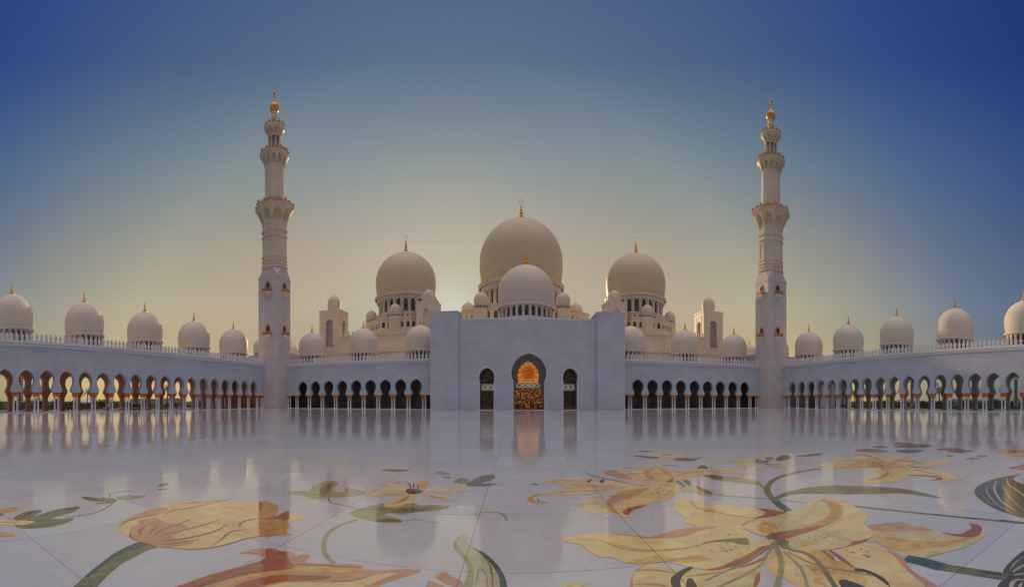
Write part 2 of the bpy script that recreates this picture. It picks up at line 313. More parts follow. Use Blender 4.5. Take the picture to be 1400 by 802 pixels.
# ------------------------------------------------------------------ mesh helpers
class MB:
    def __init__(s): s.v = []; s.f = []
    def add(s, vs, fs):
        o = len(s.v); s.v += [tuple(p) for p in vs]; s.f += [tuple(i + o for i in f) for f in fs]; return s
    def box(s, x0, x1, y0, y1, z0, z1):
        return s.add([(x0,y0,z0),(x1,y0,z0),(x1,y1,z0),(x0,y1,z0),(x0,y0,z1),(x1,y0,z1),(x1,y1,z1),(x0,y1,z1)],
                     [(3,2,1,0),(4,5,6,7),(0,1,5,4),(1,2,6,5),(2,3,7,6),(3,0,4,7)])
    def lathe(s, prof, n=32, c=(0, 0, 0), a0=0.0, rmul=None):
        """revolve (r,z) pairs; r = 0 closes with a pole"""
        rings = []; vs = []; fs = []
        for r, z in prof:
            if r < 1e-5:
                rings.append([len(vs)]); vs.append((c[0], c[1], c[2] + z))
            else:
                b = len(vs)
                for i in range(n):
                    a = a0 + 2 * pi * i / n; q = r * (rmul(i, z) if rmul else 1)
                    vs.append((c[0] + q * sin(a), c[1] + q * cos(a), c[2] + z))
                rings.append(list(range(b, b + n)))
        for A, B in zip(rings, rings[1:]):
            for i in range(n):
                j = (i + 1) % n
                if len(A) == 1 and len(B) == 1: continue
                if len(A) == 1: fs.append((A[0], B[j], B[i]))
                elif len(B) == 1: fs.append((A[i], A[j], B[0]))
                else: fs.append((A[i], A[j], B[j], B[i]))
        return s.add(vs, fs)
    def tube(s, pts, rad, n=6):
        vs = []; fs = []
        P = [Vector(p) for p in pts]
        for k, p in enumerate(P):
            d = (P[min(k + 1, len(P) - 1)] - P[max(k - 1, 0)]).normalized()
            u = d.cross(Vector((0, 0, 1)) if abs(d.z) < 0.9 else Vector((1, 0, 0))).normalized(); v = d.cross(u)
            r = rad[k] if isinstance(rad, (list, tuple)) else rad
            for i in range(n):
                a = 2 * pi * i / n; vs.append(p + u * (r * cos(a)) + v * (r * sin(a)))
        for k in range(len(P) - 1):
            for i in range(n):
                j = (i + 1) % n; fs.append((k*n+i, k*n+j, (k+1)*n+j, (k+1)*n+i))
        fs.append(tuple(range(n))); fs.append(tuple((len(P)-1)*n + i for i in range(n)))
        return s.add(vs, fs)
    def poly(s, pts, mapf, d0=None, d1=None):
        """flat polygon (u,z) at depth d0; with d1 a prism"""
        tri = tessellate_polygon([[Vector((p[0], p[1], 0)) for p in pts]])
        n = len(pts)
        s.add([mapf(p[0], d0, p[1]) for p in pts], tri)
        if d1 is not None:
            s.add([mapf(p[0], d1, p[1]) for p in pts], tri)
            vs = [mapf(p[0], d0, p[1]) for p in pts] + [mapf(p[0], d1, p[1]) for p in pts]
            s.add(vs, [(i, (i+1) % n, n + (i+1) % n, n + i) for i in range(n)])
        return s
    def mesh(s, name, mat, smooth=None):
        me = bpy.data.meshes.new(name); me.from_pydata(s.v, [], s.f)
        bm = bmesh.new(); bm.from_mesh(me)
        bmesh.ops.remove_doubles(bm, verts=bm.verts, dist=1e-4)
        bmesh.ops.recalc_face_normals(bm, faces=bm.faces); bm.to_mesh(me); bm.free()
        if smooth:
            me.polygons.foreach_set('use_smooth', [True] * len(me.polygons)); me.set_sharp_from_angle(angle=radians(smooth))
        me.materials.append(M[mat] if isinstance(mat, str) else mat)
        return me
    def build(s, name, mat, parent=None, loc=None, smooth=None):
        return obj(name, s.mesh(name, mat, smooth), parent, loc)

def obj(name, me, parent=None, loc=None, rotz=0, scale=None):
    o = bpy.data.objects.new(name, me); COL.objects.link(o)
    if parent: o.parent = parent
    if loc: o.location = loc
    if rotz: o.rotation_euler = (0, 0, rotz)
    if scale: o.scale = scale
    return o

def tag(o, label=None, cat=None, group=None, kind=None):
    for k, v in (('label', label), ('category', cat), ('group', group), ('kind', kind)):
        if v: o[k] = v
    return o

def thing(name, label, cat, loc=(0, 0, 0), rotz=0, group=None):
    return tag(obj(name, None, None, loc, rotz), label, cat, group)

def ident(u, d, z): return (u, d, z)

def catmull(pts, n=6, closed=False):
    P = [Vector(p) for p in pts]; N = len(P); res = []
    rng = range(N) if closed else range(N - 1)
    for i in rng:
        p1, p2 = P[i], P[(i + 1) % N]
        p0 = P[(i - 1) % N] if closed or i > 0 else p1 * 2 - p2
        p3 = P[(i + 2) % N] if closed or i < N - 2 else p2 * 2 - p1
        for k in range(n):
            t = k / n
            res.append(0.5 * ((2 * p1) + (p2 - p0) * t + (2*p0 - 5*p1 + 4*p2 - p3) * t*t + (3*p1 - p0 - 3*p2 + p3) * t**3))
    if not closed: res.append(P[-1])
    return [tuple(q) for q in res]

def arch_wall(mb, bays, z0, z1, d0, d1, mapf=ident, back=True):
    """bays: (left, right, centre, half outline) or (left, right) for a solid stretch.
    The half outline runs from the foot (half width, z) to the apex (0, z)."""
    for b in bays:
        if len(b) == 2:
            a, e = b
            mb.poly([(a, z0), (e, z0), (e, z1), (a, z1)], mapf, d0, d1); continue
        a, e, c, o = b
        for sgn, edge in ((-1, a), (1, e)):
            pts = [(edge, z0)] + [(c + sgn * w, z) for w, z in o] + [(c, z1), (edge, z1)]
            mb.poly(pts, mapf, d0)
            if back: mb.poly(pts, mapf, d1)
            ol = [(c + sgn * w, z) for w, z in o]
            vs = [mapf(p[0], d0, p[1]) for p in ol] + [mapf(p[0], d1, p[1]) for p in ol]; n = len(ol)
            mb.add(vs, [(i, i + 1, n + i + 1, n + i) for i in range(n - 1)])
            mb.add([mapf(edge, d0, z0), mapf(ol[0][0], d0, z0), mapf(ol[0][0], d1, z0), mapf(edge, d1, z0)], [(0, 1, 2, 3)])
            mb.add([mapf(edge, d0, z1), mapf(c, d0, z1), mapf(c, d1, z1), mapf(edge, d1, z1)], [(0, 1, 2, 3)])

def fill_outline(mb, c, o, d, mapf=ident):
    pts = [(c - w, z) for w, z in o] + [(c + w, z) for w, z in reversed(o[:-1])]
    mb.poly(pts, mapf, d)

def hs_outline(ctrl, n=4): return [(max(0, a), b) for a, b, _ in catmull([(x, y, 0) for x, y in ctrl], n)]

def round_outline(hw, zs, zt, n=7):
    """straight jambs to zs, then a slightly pointed head up to zt"""
    return [(hw, zs)] + [(hw * cos(pi/2*k/n), zs + (zt - zs) * sin(pi/2*k/n)) for k in range(1, n)] + [(0, zt)]

# ------------------------------------------------------------------ ground, courtyard floor
def sheet(name, x0, x1, y0, y1, z, mat):
    return tag(MB().add([(x0,y0,z),(x1,y0,z),(x1,y1,z),(x0,y1,z)], [(0,1,2,3)]).build(name, mat), kind='structure')
sheet('ground', -6000, 6000, -6000, 6000, -0.2, 'ground')
sheet('pavement', -104, 111, -60, 120, -0.1, 'paving')
sheet('courtyard_floor', -92.5, 99.3, -45, 112, 0.0, 'floor')

# ------------------------------------------------------------------ shared building pieces
DP = [(0.94, 0), (0.972, 0.09), (0.993, 0.2), (1.0, 0.32), (0.988, 0.44), (0.943, 0.555), (0.862, 0.665), (0.748, 0.765), (0.60, 0.852), (0.435, 0.92), (0.262, 0.966), (0.115, 0.992), (0.04, 1.0)]
def dome_mesh(R, H, n=48, mat='dome'):
    pr = [(1.0 * R, -0.075 * H), (1.035 * R, -0.065 * H), (1.035 * R, -0.02 * H), (1.0 * R, -0.015 * H), (1.0 * R, 0), (0.975 * R, 0.004 * H)]
    pr += [(a * R, b * H) for a, b, _ in catmull([(x, y, 0) for x, y in DP], 4)] + [(0, H * 1.001)]
    return MB().lathe(pr, n).mesh('dome', mat, 40)

def finial_mesh(h, rb, mat='gold'):
    p = [(rb, -0.05 * h), (rb, 0.0), (rb * .8, .03 * h), (rb * .42, .07 * h), (.085 * h, .11 * h), (.075 * h, .14 * h), (.115 * h, .19 * h), (.115 * h, .23 * h), (.07 * h, .28 * h),
         (.055 * h, .34 * h), (.09 * h, .39 * h), (.09 * h, .43 * h), (.055 * h, .48 * h), (.045 * h, .53 * h), (.07 * h, .58 * h), (.05 * h, .65 * h), (.035 * h, .72 * h), (.015 * h, .98 * h), (0, h)]
    p = [(r * (1.25 if z > 0 else 1), z) for r, z in p]
    return MB().lathe(p, 12).mesh('finial', mat, 50)

def crescent_mesh(r):
    n = 28; mb = MB(); vs = []; a0 = radians(125)
    out = [(r * sin(a0 + (2*pi - 2*radians(35)) * 0), 0)]
    pts = []
    for k in range(n + 1):
        a = radians(55) + (radians(305) - radians(55)) * k / n
        pts.append((r * cos(a + pi/2 + pi) * 1.0, r + r * sin(a + pi/2 + pi)))
    inn = []
    for k in range(n + 1):
        a = radians(62) + (radians(298) - radians(62)) * k / n
        inn.append((0.80 * r * cos(a - pi/2), r * 1.13 + 0.80 * r * sin(a - pi/2)))
    poly = pts + inn[::-1]
    mb.poly(poly, ident, -0.09 * r, 0.09 * r)
    return mb.mesh('crescent', 'silver')

def drum_mesh(r, z0, zs, z1, nb, hw, zt, thick=0.45, mat='dome'):
    """ring wall z0..z1 pierced by nb arched openings with sill zs and apex zt"""
    mb = MB(); p = 2 * pi * r / nb
    mp = lambda u, d, z: ((r - d) * sin(u / r), (r - d) * cos(u / r), z)
    o = [(hw, zs)] + round_outline(hw, zs + (zt - zs) * 0.62, zt, 5)
    arch_wall(mb, [(i * p - p/2, i * p + p/2, i * p, o) for i in range(nb)], zs, z1, 0, thick, mp)
    mb.lathe([(r - thick, z0), (r, z0), (r, zs), (r - thick, zs)], nb * 2)
    for i in range(nb):                                  # small imposts under every arch
        a = (i + 0.5) * p / r
        c, s_ = cos(a), sin(a); q = r + 0.10 * thick; hwid = (p - 2 * hw) * 0.42
        zc = zs + (zt - zs) * 0.6
        mb.add([(q*s_ + e*c*hwid + f*s_*-0.3*thick, q*c - e*s_*hwid + f*c*-0.3*thick, zz) for e, f, zz in
                [(-1,0,zc),(1,0,zc),(1,1,zc),(-1,1,zc),(-1,0,zc+.12*(zt-zs)),(1,0,zc+.12*(zt-zs)),(1,1,zc+.12*(zt-zs)),(-1,1,zc+.12*(zt-zs))]],
               [(3,2,1,0),(4,5,6,7),(0,1,5,4),(1,2,6,5),(2,3,7,6),(3,0,4,7)])
    return mb.mesh('drum', mat)

def core_mesh(r, z0, z1, mat='glass', n=40): return MB().lathe([(r, z0), (r, z1), (0, z1)], n).mesh('drum_glazing', mat, 40)

def dome(parent, x, y, zbase, meshes, rz=0.0):
    """meshes: dome shell, then (name, mesh) children; everything shares the dome's origin"""
    d = obj('dome', meshes[0], parent, (x, y, zbase), rz)
    for nm, me, dz in meshes[1:]: obj(nm, me, d, (0, 0, dz))
    return d

# arcade dome: origin at its springing line
AD = [dome_mesh(4.55, 7.5), ('drum', drum_mesh(4.3, -3.9, -2.9, -0.35, 22, 0.37, -0.55, 0.4), 0), ('drum_glazing', core_mesh(3.75, -3.9, -0.4), 0), ('finial', finial_mesh(2.5, 0.72), 7.5)]

# merlon: leaf-shaped crest
ml = [(0.27, 0), (0.30, 0.12), (0.19, 0.38), (0.25, 0.58), (0.34, 0.80), (0.29, 1.0), (0.15, 1.22), (0.07, 1.4), (0, 1.58)]
def merlon_mesh(s=1.0, mat='trim'):
    o = [(-a*s, b*s) for a, b in ml] + [(a*s, b*s) for a, b in reversed(ml[:-1])]
    return MB().poly(o, ident, -0.16 * s, 0.16 * s).mesh('merlon', mat)
MER = merlon_mesh(); MER_S = merlon_mesh(0.95, 'warmlitwall')

# column with palm capital
cp = [(0.27, 0.12), (0.27, 0.30), (0.235, 0.34), (0.25, 0.44), (0.21, 0.52), (0.20, 0.6), (0.185, 3.1), (0.21, 3.14), (0.21, 3.22), (0, 3.22)]
COLM = MB().lathe(cp, 14).mesh('column', 'column', 40)
def capital_mesh():
    mb = MB()
    def mul(i, z): return 1.0 + (0.10 if i % 2 else -0.06)
    mb.lathe([(0.20, 3.16), (0.27, 3.24), (0.34, 3.40), (0.33, 3.50), (0.37, 3.62), (0.395, 3.78), (0.36, 3.92), (0.30, 4.01), (0, 4.02)], 16, rmul=mul)
    mb.box(-0.33, 0.33, -0.36, 0.36, 4.015, 4.10)
    return mb.mesh('capital', 'capital')
CAPM = capital_mesh()

def lobe(i, z): return 1.0 + 0.17 * cos(4 * (2 * pi * i / 32) + pi)
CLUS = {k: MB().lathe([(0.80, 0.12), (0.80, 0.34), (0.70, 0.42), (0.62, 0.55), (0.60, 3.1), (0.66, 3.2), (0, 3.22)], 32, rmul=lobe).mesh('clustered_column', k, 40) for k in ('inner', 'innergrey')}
CAPB = MB().lathe([(0.62, 3.2), (0.72, 3.3), (0.84, 3.5), (0.80, 3.58), (0.90, 3.8), (0.84, 3.9), (0, 3.92)], 32, rmul=lobe).box(-.95, .95, -.80, .80, 3.92, 4.10).mesh('capital', 'capital')
HS = hs_outline([(1.30, 4.10), (1.16, 4.38), (1.09, 4.66), (1.22, 5.03), (1.50, 5.58), (1.65, 6.15), (1.68, 6.7), (1.58, 7.25), (1.30, 7.75), (0.92, 8.12), (0.46, 8.40), (0, 8.58)], 3)
HS = [(w, z) for w, z in HS]

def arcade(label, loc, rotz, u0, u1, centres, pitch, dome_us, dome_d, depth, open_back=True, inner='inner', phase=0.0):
    """local axes: x along the wall, y into the building, z up"""
    r = thing('arcade', label, 'arcade', loc, rotz, 'courtyard arcades')
    bays = [(c - pitch/2, c + pitch/2, c, HS) for c in centres]
    ext = [(u0, centres[0] - pitch/2)] if centres[0] - pitch/2 - u0 > 0.1 else []
    ext2 = [(centres[-1] + pitch/2, u1)] if u1 - centres[-1] - pitch/2 > 0.1 else []
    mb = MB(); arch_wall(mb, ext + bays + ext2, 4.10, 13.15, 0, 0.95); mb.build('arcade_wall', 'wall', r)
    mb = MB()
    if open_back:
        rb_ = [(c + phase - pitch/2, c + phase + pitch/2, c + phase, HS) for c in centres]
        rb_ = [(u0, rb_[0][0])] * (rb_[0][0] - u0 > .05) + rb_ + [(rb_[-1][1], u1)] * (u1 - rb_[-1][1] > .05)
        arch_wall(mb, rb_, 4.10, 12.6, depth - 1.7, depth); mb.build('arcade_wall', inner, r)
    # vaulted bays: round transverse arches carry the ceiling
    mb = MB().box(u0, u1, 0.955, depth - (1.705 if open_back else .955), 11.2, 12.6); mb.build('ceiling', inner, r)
    MB().box(u0, u1, -0.02, depth + 0.3, 13.16, 13.7).build('roof', 'trim', r)
    mb = MB()
    mb.box(u0, u1, -0.34, -0.022, 13.38, 13.62).box(u0, u1, -0.20, -0.022, 13.16, 13.375).box(u0, u1, -0.42, 0.1, 13.702, 13.95)
    mb.build('cornice', 'trim', r)
    MB().box(u0, u1, -0.28, 0.08, 13.952, 14.25).build('parapet', 'trim', r)
    MB().box(u0, u1, -0.75, depth + 0.75, 0.002, 0.12).build('plinth', 'trim', r)
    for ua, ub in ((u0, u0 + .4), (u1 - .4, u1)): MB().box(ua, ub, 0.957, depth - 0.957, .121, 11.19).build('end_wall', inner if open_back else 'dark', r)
    n = int((u1 - u0) / 1.04); st = (u1 - u0) / n
    for i in range(n): obj('merlon', MER, r, (u0 + (i + .5) * st, -0.1, 14.25))
    edges = [c - pitch/2 for c in centres] + [centres[-1] + pitch/2]
    if u1 - edges[-1] > 1.6: edges.append(u1 - 0.75)
    if edges[0] - u0 > 1.6: edges.insert(0, u0 + 0.75)
    for e in edges:
        for s in (-0.38, 0.38):
            c = obj('column', COLM, r, (e + s, 0.475, 0)); obj('capital', CAPM, c)
    if open_back:
        for e in edges:
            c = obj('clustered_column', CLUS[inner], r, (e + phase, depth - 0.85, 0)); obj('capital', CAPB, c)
    for e in dome_us: dome(r, e, dome_d, 17.55, AD)
    return r

lc = [24.5 + 4.45 * k for k in range(-4, 18)]
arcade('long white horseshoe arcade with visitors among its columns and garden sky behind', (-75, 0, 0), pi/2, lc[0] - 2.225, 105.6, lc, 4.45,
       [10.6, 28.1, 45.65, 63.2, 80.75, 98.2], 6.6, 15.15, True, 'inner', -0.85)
rc = [-(29.4 + 4.45 * k) for k in range(16, -6, -1)]
arcade('long white horseshoe arcade without visitors, two pale dotted slab blocks behind its arches', (81.8, 0, 0), -pi/2, -105.6, rc[-1] + 2.225, rc, 4.45,
       [-99.2, -81.6, -63.95, -46.35, -28.75, -11.15], 5.9, 14.2, True, 'innergrey', 0.52)
bl = [-64 + 4.55 * k for k in range(9)]
al = arcade('short arcade with dark arches joining the gateway block to the minaret near the visitors', (0, 110.9, 0), 0, -69.9, -22.0, bl, 4.55, [-64.4, -46.1, -28.0], 7.0, 14.0, False)
br_ = [34.7 + 4.48 * k for k in range(9)]
ar = arcade('short arcade with dark arches joining the gateway block to the minaret opposite the visitors', (0, 110.9, 0), 0, 28.95, 76.2, br_, 4.48, [34.6, 52.5, 70.5], 7.0, 14.0, False)
DOORO = hs_outline([(1.45, 0.12), (1.45, 4.0), (1.22, 4.6), (1.34, 5.2), (1.5, 5.9), (1.48, 6.6), (1.15, 7.2), (0.6, 7.6), (0, 7.8)], 2)
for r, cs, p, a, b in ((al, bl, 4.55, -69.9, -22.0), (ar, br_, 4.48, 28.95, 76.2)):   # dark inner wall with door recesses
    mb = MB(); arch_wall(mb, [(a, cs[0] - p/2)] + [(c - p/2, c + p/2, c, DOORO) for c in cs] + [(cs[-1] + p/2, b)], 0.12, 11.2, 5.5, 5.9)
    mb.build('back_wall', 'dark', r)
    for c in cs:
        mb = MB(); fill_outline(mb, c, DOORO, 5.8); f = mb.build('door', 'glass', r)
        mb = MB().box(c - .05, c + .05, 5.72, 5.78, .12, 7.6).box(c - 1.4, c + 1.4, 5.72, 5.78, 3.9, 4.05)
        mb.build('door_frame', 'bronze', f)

# ------------------------------------------------------------------ gateway block in the middle
PY = 104.0
g = thing('gateway_block', 'tall plain white gateway block with a glowing amber arched window between two dark ones', 'gateway', (3.6, PY, 0))
X = lambda x: x - 3.6
CEN = hs_outline([(4.02, 0.0), (4.02, 7.0), (4.02, 7.45), (4.35, 8.2), (4.55, 9.3), (4.47, 10.6), (4.06, 11.8), (3.38, 12.9), (2.40, 13.8), (1.38, 14.36), (0.6, 14.62), (0, 14.75)], 4)
SID = hs_outline([(1.82, 0.0), (1.82, 6.4), (1.68, 6.85), (1.85, 7.4), (1.98, 8.2), (1.93, 9.0), (1.68, 9.8), (1.22, 10.4), (0.7, 10.76), (0.3, 10.92), (0, 11.0)], 4)
xs = [-7.3, 3.62, 14.4]
mb = MB(); arch_wall(mb, [(X(-14.7), X(-11)), (X(-11), X(-2.2), X(-7.3), SID), (X(-2.2), X(9.4), X(3.62), CEN), (X(9.4), X(18), X(14.4), SID), (X(18), X(21.4))], 0, 23.9, 0.9, 2.4)
mb.build('front_wall', 'wall', g)
# massing behind the front wall
mb = MB().box(X(-14.6), X(21.3), 9.5, 22.0, 0, 23.7).box(X(-14.6), X(-11.8), 2.41, 9.5, 0, 23.7).box(X(18.6), X(21.3), 2.41, 9.5, 0, 23.7)
mb.box(X(-14.6), X(21.3), 2.41, 9.5, 22.6, 23.7)
mb.build('rear_block', 'wall', g)
for a, b in ((-22.0, -14.7), (21.4, 28.95)):
    MB().box(X(a), X(b), 0, 22.0, 0, 25.5).box(X(a) - .06, X(b) + .06, -.06, 22.06, 25.503, 25.75).build('pylon', 'wall', g)
mb = MB()
for a, b in ((xs[0], SID), (xs[2], SID), (xs[1], CEN)):    # flat raised band round each opening
    o = [(wd + 0.22, z + (0.22 if i > len(b) - 12 else 0)) for i, (wd, z) in enumerate(b)]; o[-1] = (0, b[-1][1] + 0.28)
    lft = [(X(a) - q[0], q[1]) for q in o] + [(X(a) - q[0], q[1]) for q in reversed(b)]
    rgt = [(2 * X(a) - p[0], p[1]) for p in lft]
    for pp in (lft, rgt): mb.poly(pp, ident, 0.86, 0.899)
mb.build('arch_band', 'trim', g)
MB().box(X(-14.6), X(21.3), 0.84, 0.897, 23.5, 23.9).build('coping', 'trim', g)
# jambs and the inner central arch
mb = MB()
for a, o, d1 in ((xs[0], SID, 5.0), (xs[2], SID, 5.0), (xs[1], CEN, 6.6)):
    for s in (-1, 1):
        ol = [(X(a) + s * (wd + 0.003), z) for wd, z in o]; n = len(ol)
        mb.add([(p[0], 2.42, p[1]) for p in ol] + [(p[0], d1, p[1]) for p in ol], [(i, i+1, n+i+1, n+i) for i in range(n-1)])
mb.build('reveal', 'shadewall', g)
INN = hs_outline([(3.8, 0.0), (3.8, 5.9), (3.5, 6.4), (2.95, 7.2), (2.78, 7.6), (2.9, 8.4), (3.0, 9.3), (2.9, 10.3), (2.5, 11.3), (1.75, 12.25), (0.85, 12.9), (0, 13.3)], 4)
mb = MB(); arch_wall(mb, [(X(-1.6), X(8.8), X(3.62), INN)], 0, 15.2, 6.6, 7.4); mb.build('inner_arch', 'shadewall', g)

def grp(parent, name, parts, mat, **kw): return parts.build(name, mat, parent, **kw)
W = thing  # short alias
cx = X(3.62); D = 7.2
win = MB(); pts = [(wd, z) for wd, z in INN if z >= 7.45]
fill_outline(win, cx, [(pts[0][0], 7.45)] + pts, D); win = win.build('lit_window', 'lit', g)
rose = MB().lathe([(0, 0), (1.55, 0)], 40); 
rm = MB(); rm.poly([(cx + (1.42 + .13 * cos(10 * 2*pi*k/80)) * sin(2*pi*k/80), 10.1 + (1.42 + .13 * cos(10 * 2*pi*k/80)) * cos(2*pi*k/80)) for k in range(80)], ident, D - 0.05); rm.build('rose_pane', 'rose', win)
def ring(mb, x, z, r, t, d, n=28, a0=0, a1=2*pi, dep=0.12):
    vs = []; 
    for k in range(n + 1):
        a = a0 + (a1 - a0) * k / n
        for rr in (r - t/2, r + t/2):
            for dd in (d - dep, d): vs.append((x + rr * sin(a), dd, z + rr * cos(a)))
    fs = []
    for k in range(n):
        o = 4 * k; q = o + 4
        fs += [(o, o+2, q+2, q), (o+2, o+3, q+3, q+2), (o, q, q+1, o+1)]
    return mb.add(vs, fs)
tr = MB(); inside = lambda x, z: z > 7.5 and any(abs(x - cx) < wd - 0.03 and z0 <= z <= z1 for (wd, z0), (_, z1) in zip(INN, INN[1:]))
def arc(x, z, r, a0, a1, t=0.085, seg=26):
    last = None; run = []
    for k in range(seg + 1):
        a = a0 + (a1 - a0) * k / seg; p = (x + r * sin(a), z + r * cos(a))
        if inside(*p): run.append(p)
        else:
            if len(run) > 1: tr.tube([(q[0], D - 0.1, q[1]) for q in run], t/2, 4)
            run = []
    if len(run) > 1: tr.tube([(q[0], D - 0.1, q[1]) for q in run], t/2, 4)
for rr in (0.4,): ring(tr, cx, 10.1, rr, 0.08, D - 0.06)
for k in range(12):
    a = 2 * pi * k / 12
    arc(cx + 1.08 * sin(a), 10.1 + 1.08 * cos(a), 0.52, 0, 2*pi, 0.07)
    arc(cx + 2.6 * sin(a), 10.1 + 2.6 * cos(a), 1.1, 0, 2*pi)
    arc(cx + 3.6 * sin(a + .26), 10.1 + 3.6 * cos(a + .26), 1.35, 0, 2*pi)
    arc(cx + 1.9 * sin(a + .26), 10.1 + 1.9 * cos(a + .26), 0.45, 0, 2*pi, 0.06)
for o in ([(cx + s * (wd - .05), z) for wd, z in INN if z > 7.4] for s in (-1, 1)): tr.tube([(p[0], D - .08, p[1]) for p in o], 0.08, 5)
tr.build('tracery', 'bronze', win)

def lattice_band(parent, x, d, hw, z0, z1, n):
    b = MB().box(x - hw, x + hw, d - 0.06, d, z0, z1).build('lattice_band', 'lattice', parent)
    mb = MB(); p = 2 * hw / n; zc = (z0 + z1) / 2
    for k in range(n + 1):
        for q in (0.30, 0.46):
            ring(mb, x - hw + p * min(max(k, .25), n - .25), zc, q * min(p, z1 - z0), 0.04, d - 0.07, 12, dep=0.05)
    for k in range(n):
        a = x - hw + p * k
        mb.tube([(a, d - .1, z0 + .05), (a + p, d - .1, z1 - .05)], .022, 4).tube([(a, d - .1, z1 - .05), (a + p, d - .1, z0 + .05)], .022, 4)
    mb.build('tracery', 'bronze', b)
    for k in range(n): MB().poly([(x - hw + p * (k + .5) + .2 * sin(2*pi*j/10), zc + .2 * cos(2*pi*j/10)) for j in range(10)], ident, d - 0.075).build('teal_pane', 'tealglass', b)
lattice_band(g, cx, D + .05, 3.3, 6.0, 7.44, 4)
doors = MB().box(cx - 3.85, cx + 3.85, D + 0.02, D + 0.1, 0.5, 5.98).build('door', 'doorglass', g)
mb = MB().box(cx - .11, cx + .11, D - .1, D + .01, .5, 5.95)
for q in (-3.75, -1.9, 1.9, 3.75): mb.box(cx + q - .05, cx + q + .05, D - .06, D + .01, .5, 5.95)
mb.build('door_frame', 'frame', doors)
MB().box(cx - 3.79, cx + 3.79, D - .25, D + .012, 0.03, .48).build('threshold', 'frame', g)
for q, h in ((-2.9, 1.5), (-1.2, 1.2), (1.0, 1.4), (2.8, 1.3)): MB().box(cx + q - .45, cx + q + .45, D - .02, D + .015, .5, h).build('dark_panel', 'dark', doors)
for a in (xs[0], xs[2]):
    c = X(a); d = 4.9
    wn = MB(); fill_outline(wn, c, SID, d); wn = wn.build('side_window', 'dimglass', g)
    mb = MB().box(c - .06, c + .06, d - .1, d - .01, .5, 5.2)
    for q in (-1.2, 1.2): mb.box(c + q - .04, c + q + .04, d - .08, d - .01, .5, 5.2)
    ring(mb, c, 8.6, 1.3, .12, d - .02); ring(mb, c, 8.6, .6, .08, d - .02)
    for k in range(8):
        al_ = pi * k / 4; mb.tube([(c + .6*sin(al_), d - .08, 8.6 + .6*cos(al_)), (c + 1.7*sin(al_ + .3), d - .08, 8.6 + 1.7*cos(al_ + .3))], .04, 4)
    mb.tube([(c - 1.2, d - .08, .9), (c + 1.1, d - .08, 4.9)], .05, 4).tube([(c + 1.2, d - .08, .9), (c - 1.1, d - .08, 4.9)], .05, 4)
    mb.build('tracery', 'bronze', wn)
    lattice_band(g, c, d - .03, 1.65, 5.2, 6.9, 2)
    MB().box(c - 1.8, c + 1.8, d - .3, d - .012, .03, .5).build('threshold', 'frame', g)
mb = MB()
for a, o in ((xs[0], 1.82), (xs[1], 4.02), (xs[2], 1.82)): mb.box(X(a) - o - .6, X(a) + o + .6, .2, .897, .003, .1)
mb.build('step', 'trim', g)
# front dome above the gateway
FD = [dome_mesh(8.6, 12.9, 64), ('drum', drum_mesh(8.15, -9.0, -4.1, -0.7, 26, 0.62, -1.0, 0.6), 0), ('drum_glazing', core_mesh(7.3, -9, -0.8, 'glass'), 0), ('finial', finial_mesh(5.6, 2.0), 12.75)]
dome(g, X(3.4), 125 - PY, 31.2, FD)
MB().box(X(-8), X(15), 12, 21.95, 23.71, 25.0).build('dome_base', 'wall', g)

# ------------------------------------------------------------------ prayer hall behind
h = thing('prayer_hall', 'stepped white prayer hall carrying the three great domes behind the gateway block', 'prayer hall', (2.8, 134, 0))
HX = lambda x: x - 2.8
HY = lambda y: y - 134
MB().box(HX(-61.5), HX(67), HY(125), HY(134), 0, 18.7).box(HX(-61.5), HX(67), HY(125) - .25, HY(125) - .003, 18.3, 18.7).build('lower_terrace', 'warmlitwall', h)
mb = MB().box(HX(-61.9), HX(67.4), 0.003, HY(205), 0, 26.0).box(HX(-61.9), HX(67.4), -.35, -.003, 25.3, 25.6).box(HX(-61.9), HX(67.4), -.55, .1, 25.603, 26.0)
mb.build('hall_wall', 'warmlitwall', h)
n = 84
for i in range(n):
    x = -61.5 + 128.5 * (i + .5) / n
    if not (-24 < x < 31): obj('merlon', MER_S, h, (HX(x), HY(125) + .1, 18.7))
for i in range(n):
    x = -61.9 + 129.3 * (i + .5) / n
    if not (-24 < x < 31): obj('merlon', MER_S, h, (HX(x), -.2, 26.0))

def octagon(parent, x, y, ap, z0, z1, nb, hw, zs, zt, mat='warmlitwall', sides=8, name='octagonal_base', a_off=0.0):
    mb = MB(); gl = MB()
    sl_ = 2 * ap * tan(pi / sides); p = sl_ / nb
    o = [(hw, zs)] + round_outline(hw, zs + (zt - zs) * .6, zt, 4)
    for k in range(sides):
        a = 2 * pi * k / sides + a_off; c, s_ = cos(a), sin(a)
        mp = lambda u, d, z: ((ap - d) * s_ + u * c, (ap - d) * c - u * s_, z)
        arch_wall(mb, [(-sl_/2 + i*p, -sl_/2 + (i+1)*p, -sl_/2 + (i+.5)*p, o) for i in range(nb)], zs, z1, 0, .6, mp, back=False)
        mb.poly([(-sl_/2, z0), (sl_/2, z0), (sl_/2, zs), (-sl_/2, zs)], mp, 0)
        gl.poly([(-sl_/2 + .5, zs), (sl_/2 - .5, zs), (sl_/2 - .5, z1 - .2), (-sl_/2 + .5, z1 - .2)], mp, .55)
        mb.poly([(-sl_/2 - .12, z1), (sl_/2 + .12, z1), (sl_/2 + .12, z1 + .4), (-sl_/2 - .12, z1 + .4)], mp, -.28, .3)
    mb.add([((ap/cos(pi/sides) - .3) * sin(2*pi*(k+.5)/sides + a_off), (ap/cos(pi/sides) - .3) * cos(2*pi*(k+.5)/sides + a_off), z1 + .2) for k in range(sides)], [tuple(range(sides))])
    b = mb.build(name, mat, parent, (x, y, 0)); gl.build('window_glass', 'glass', b)
    return b

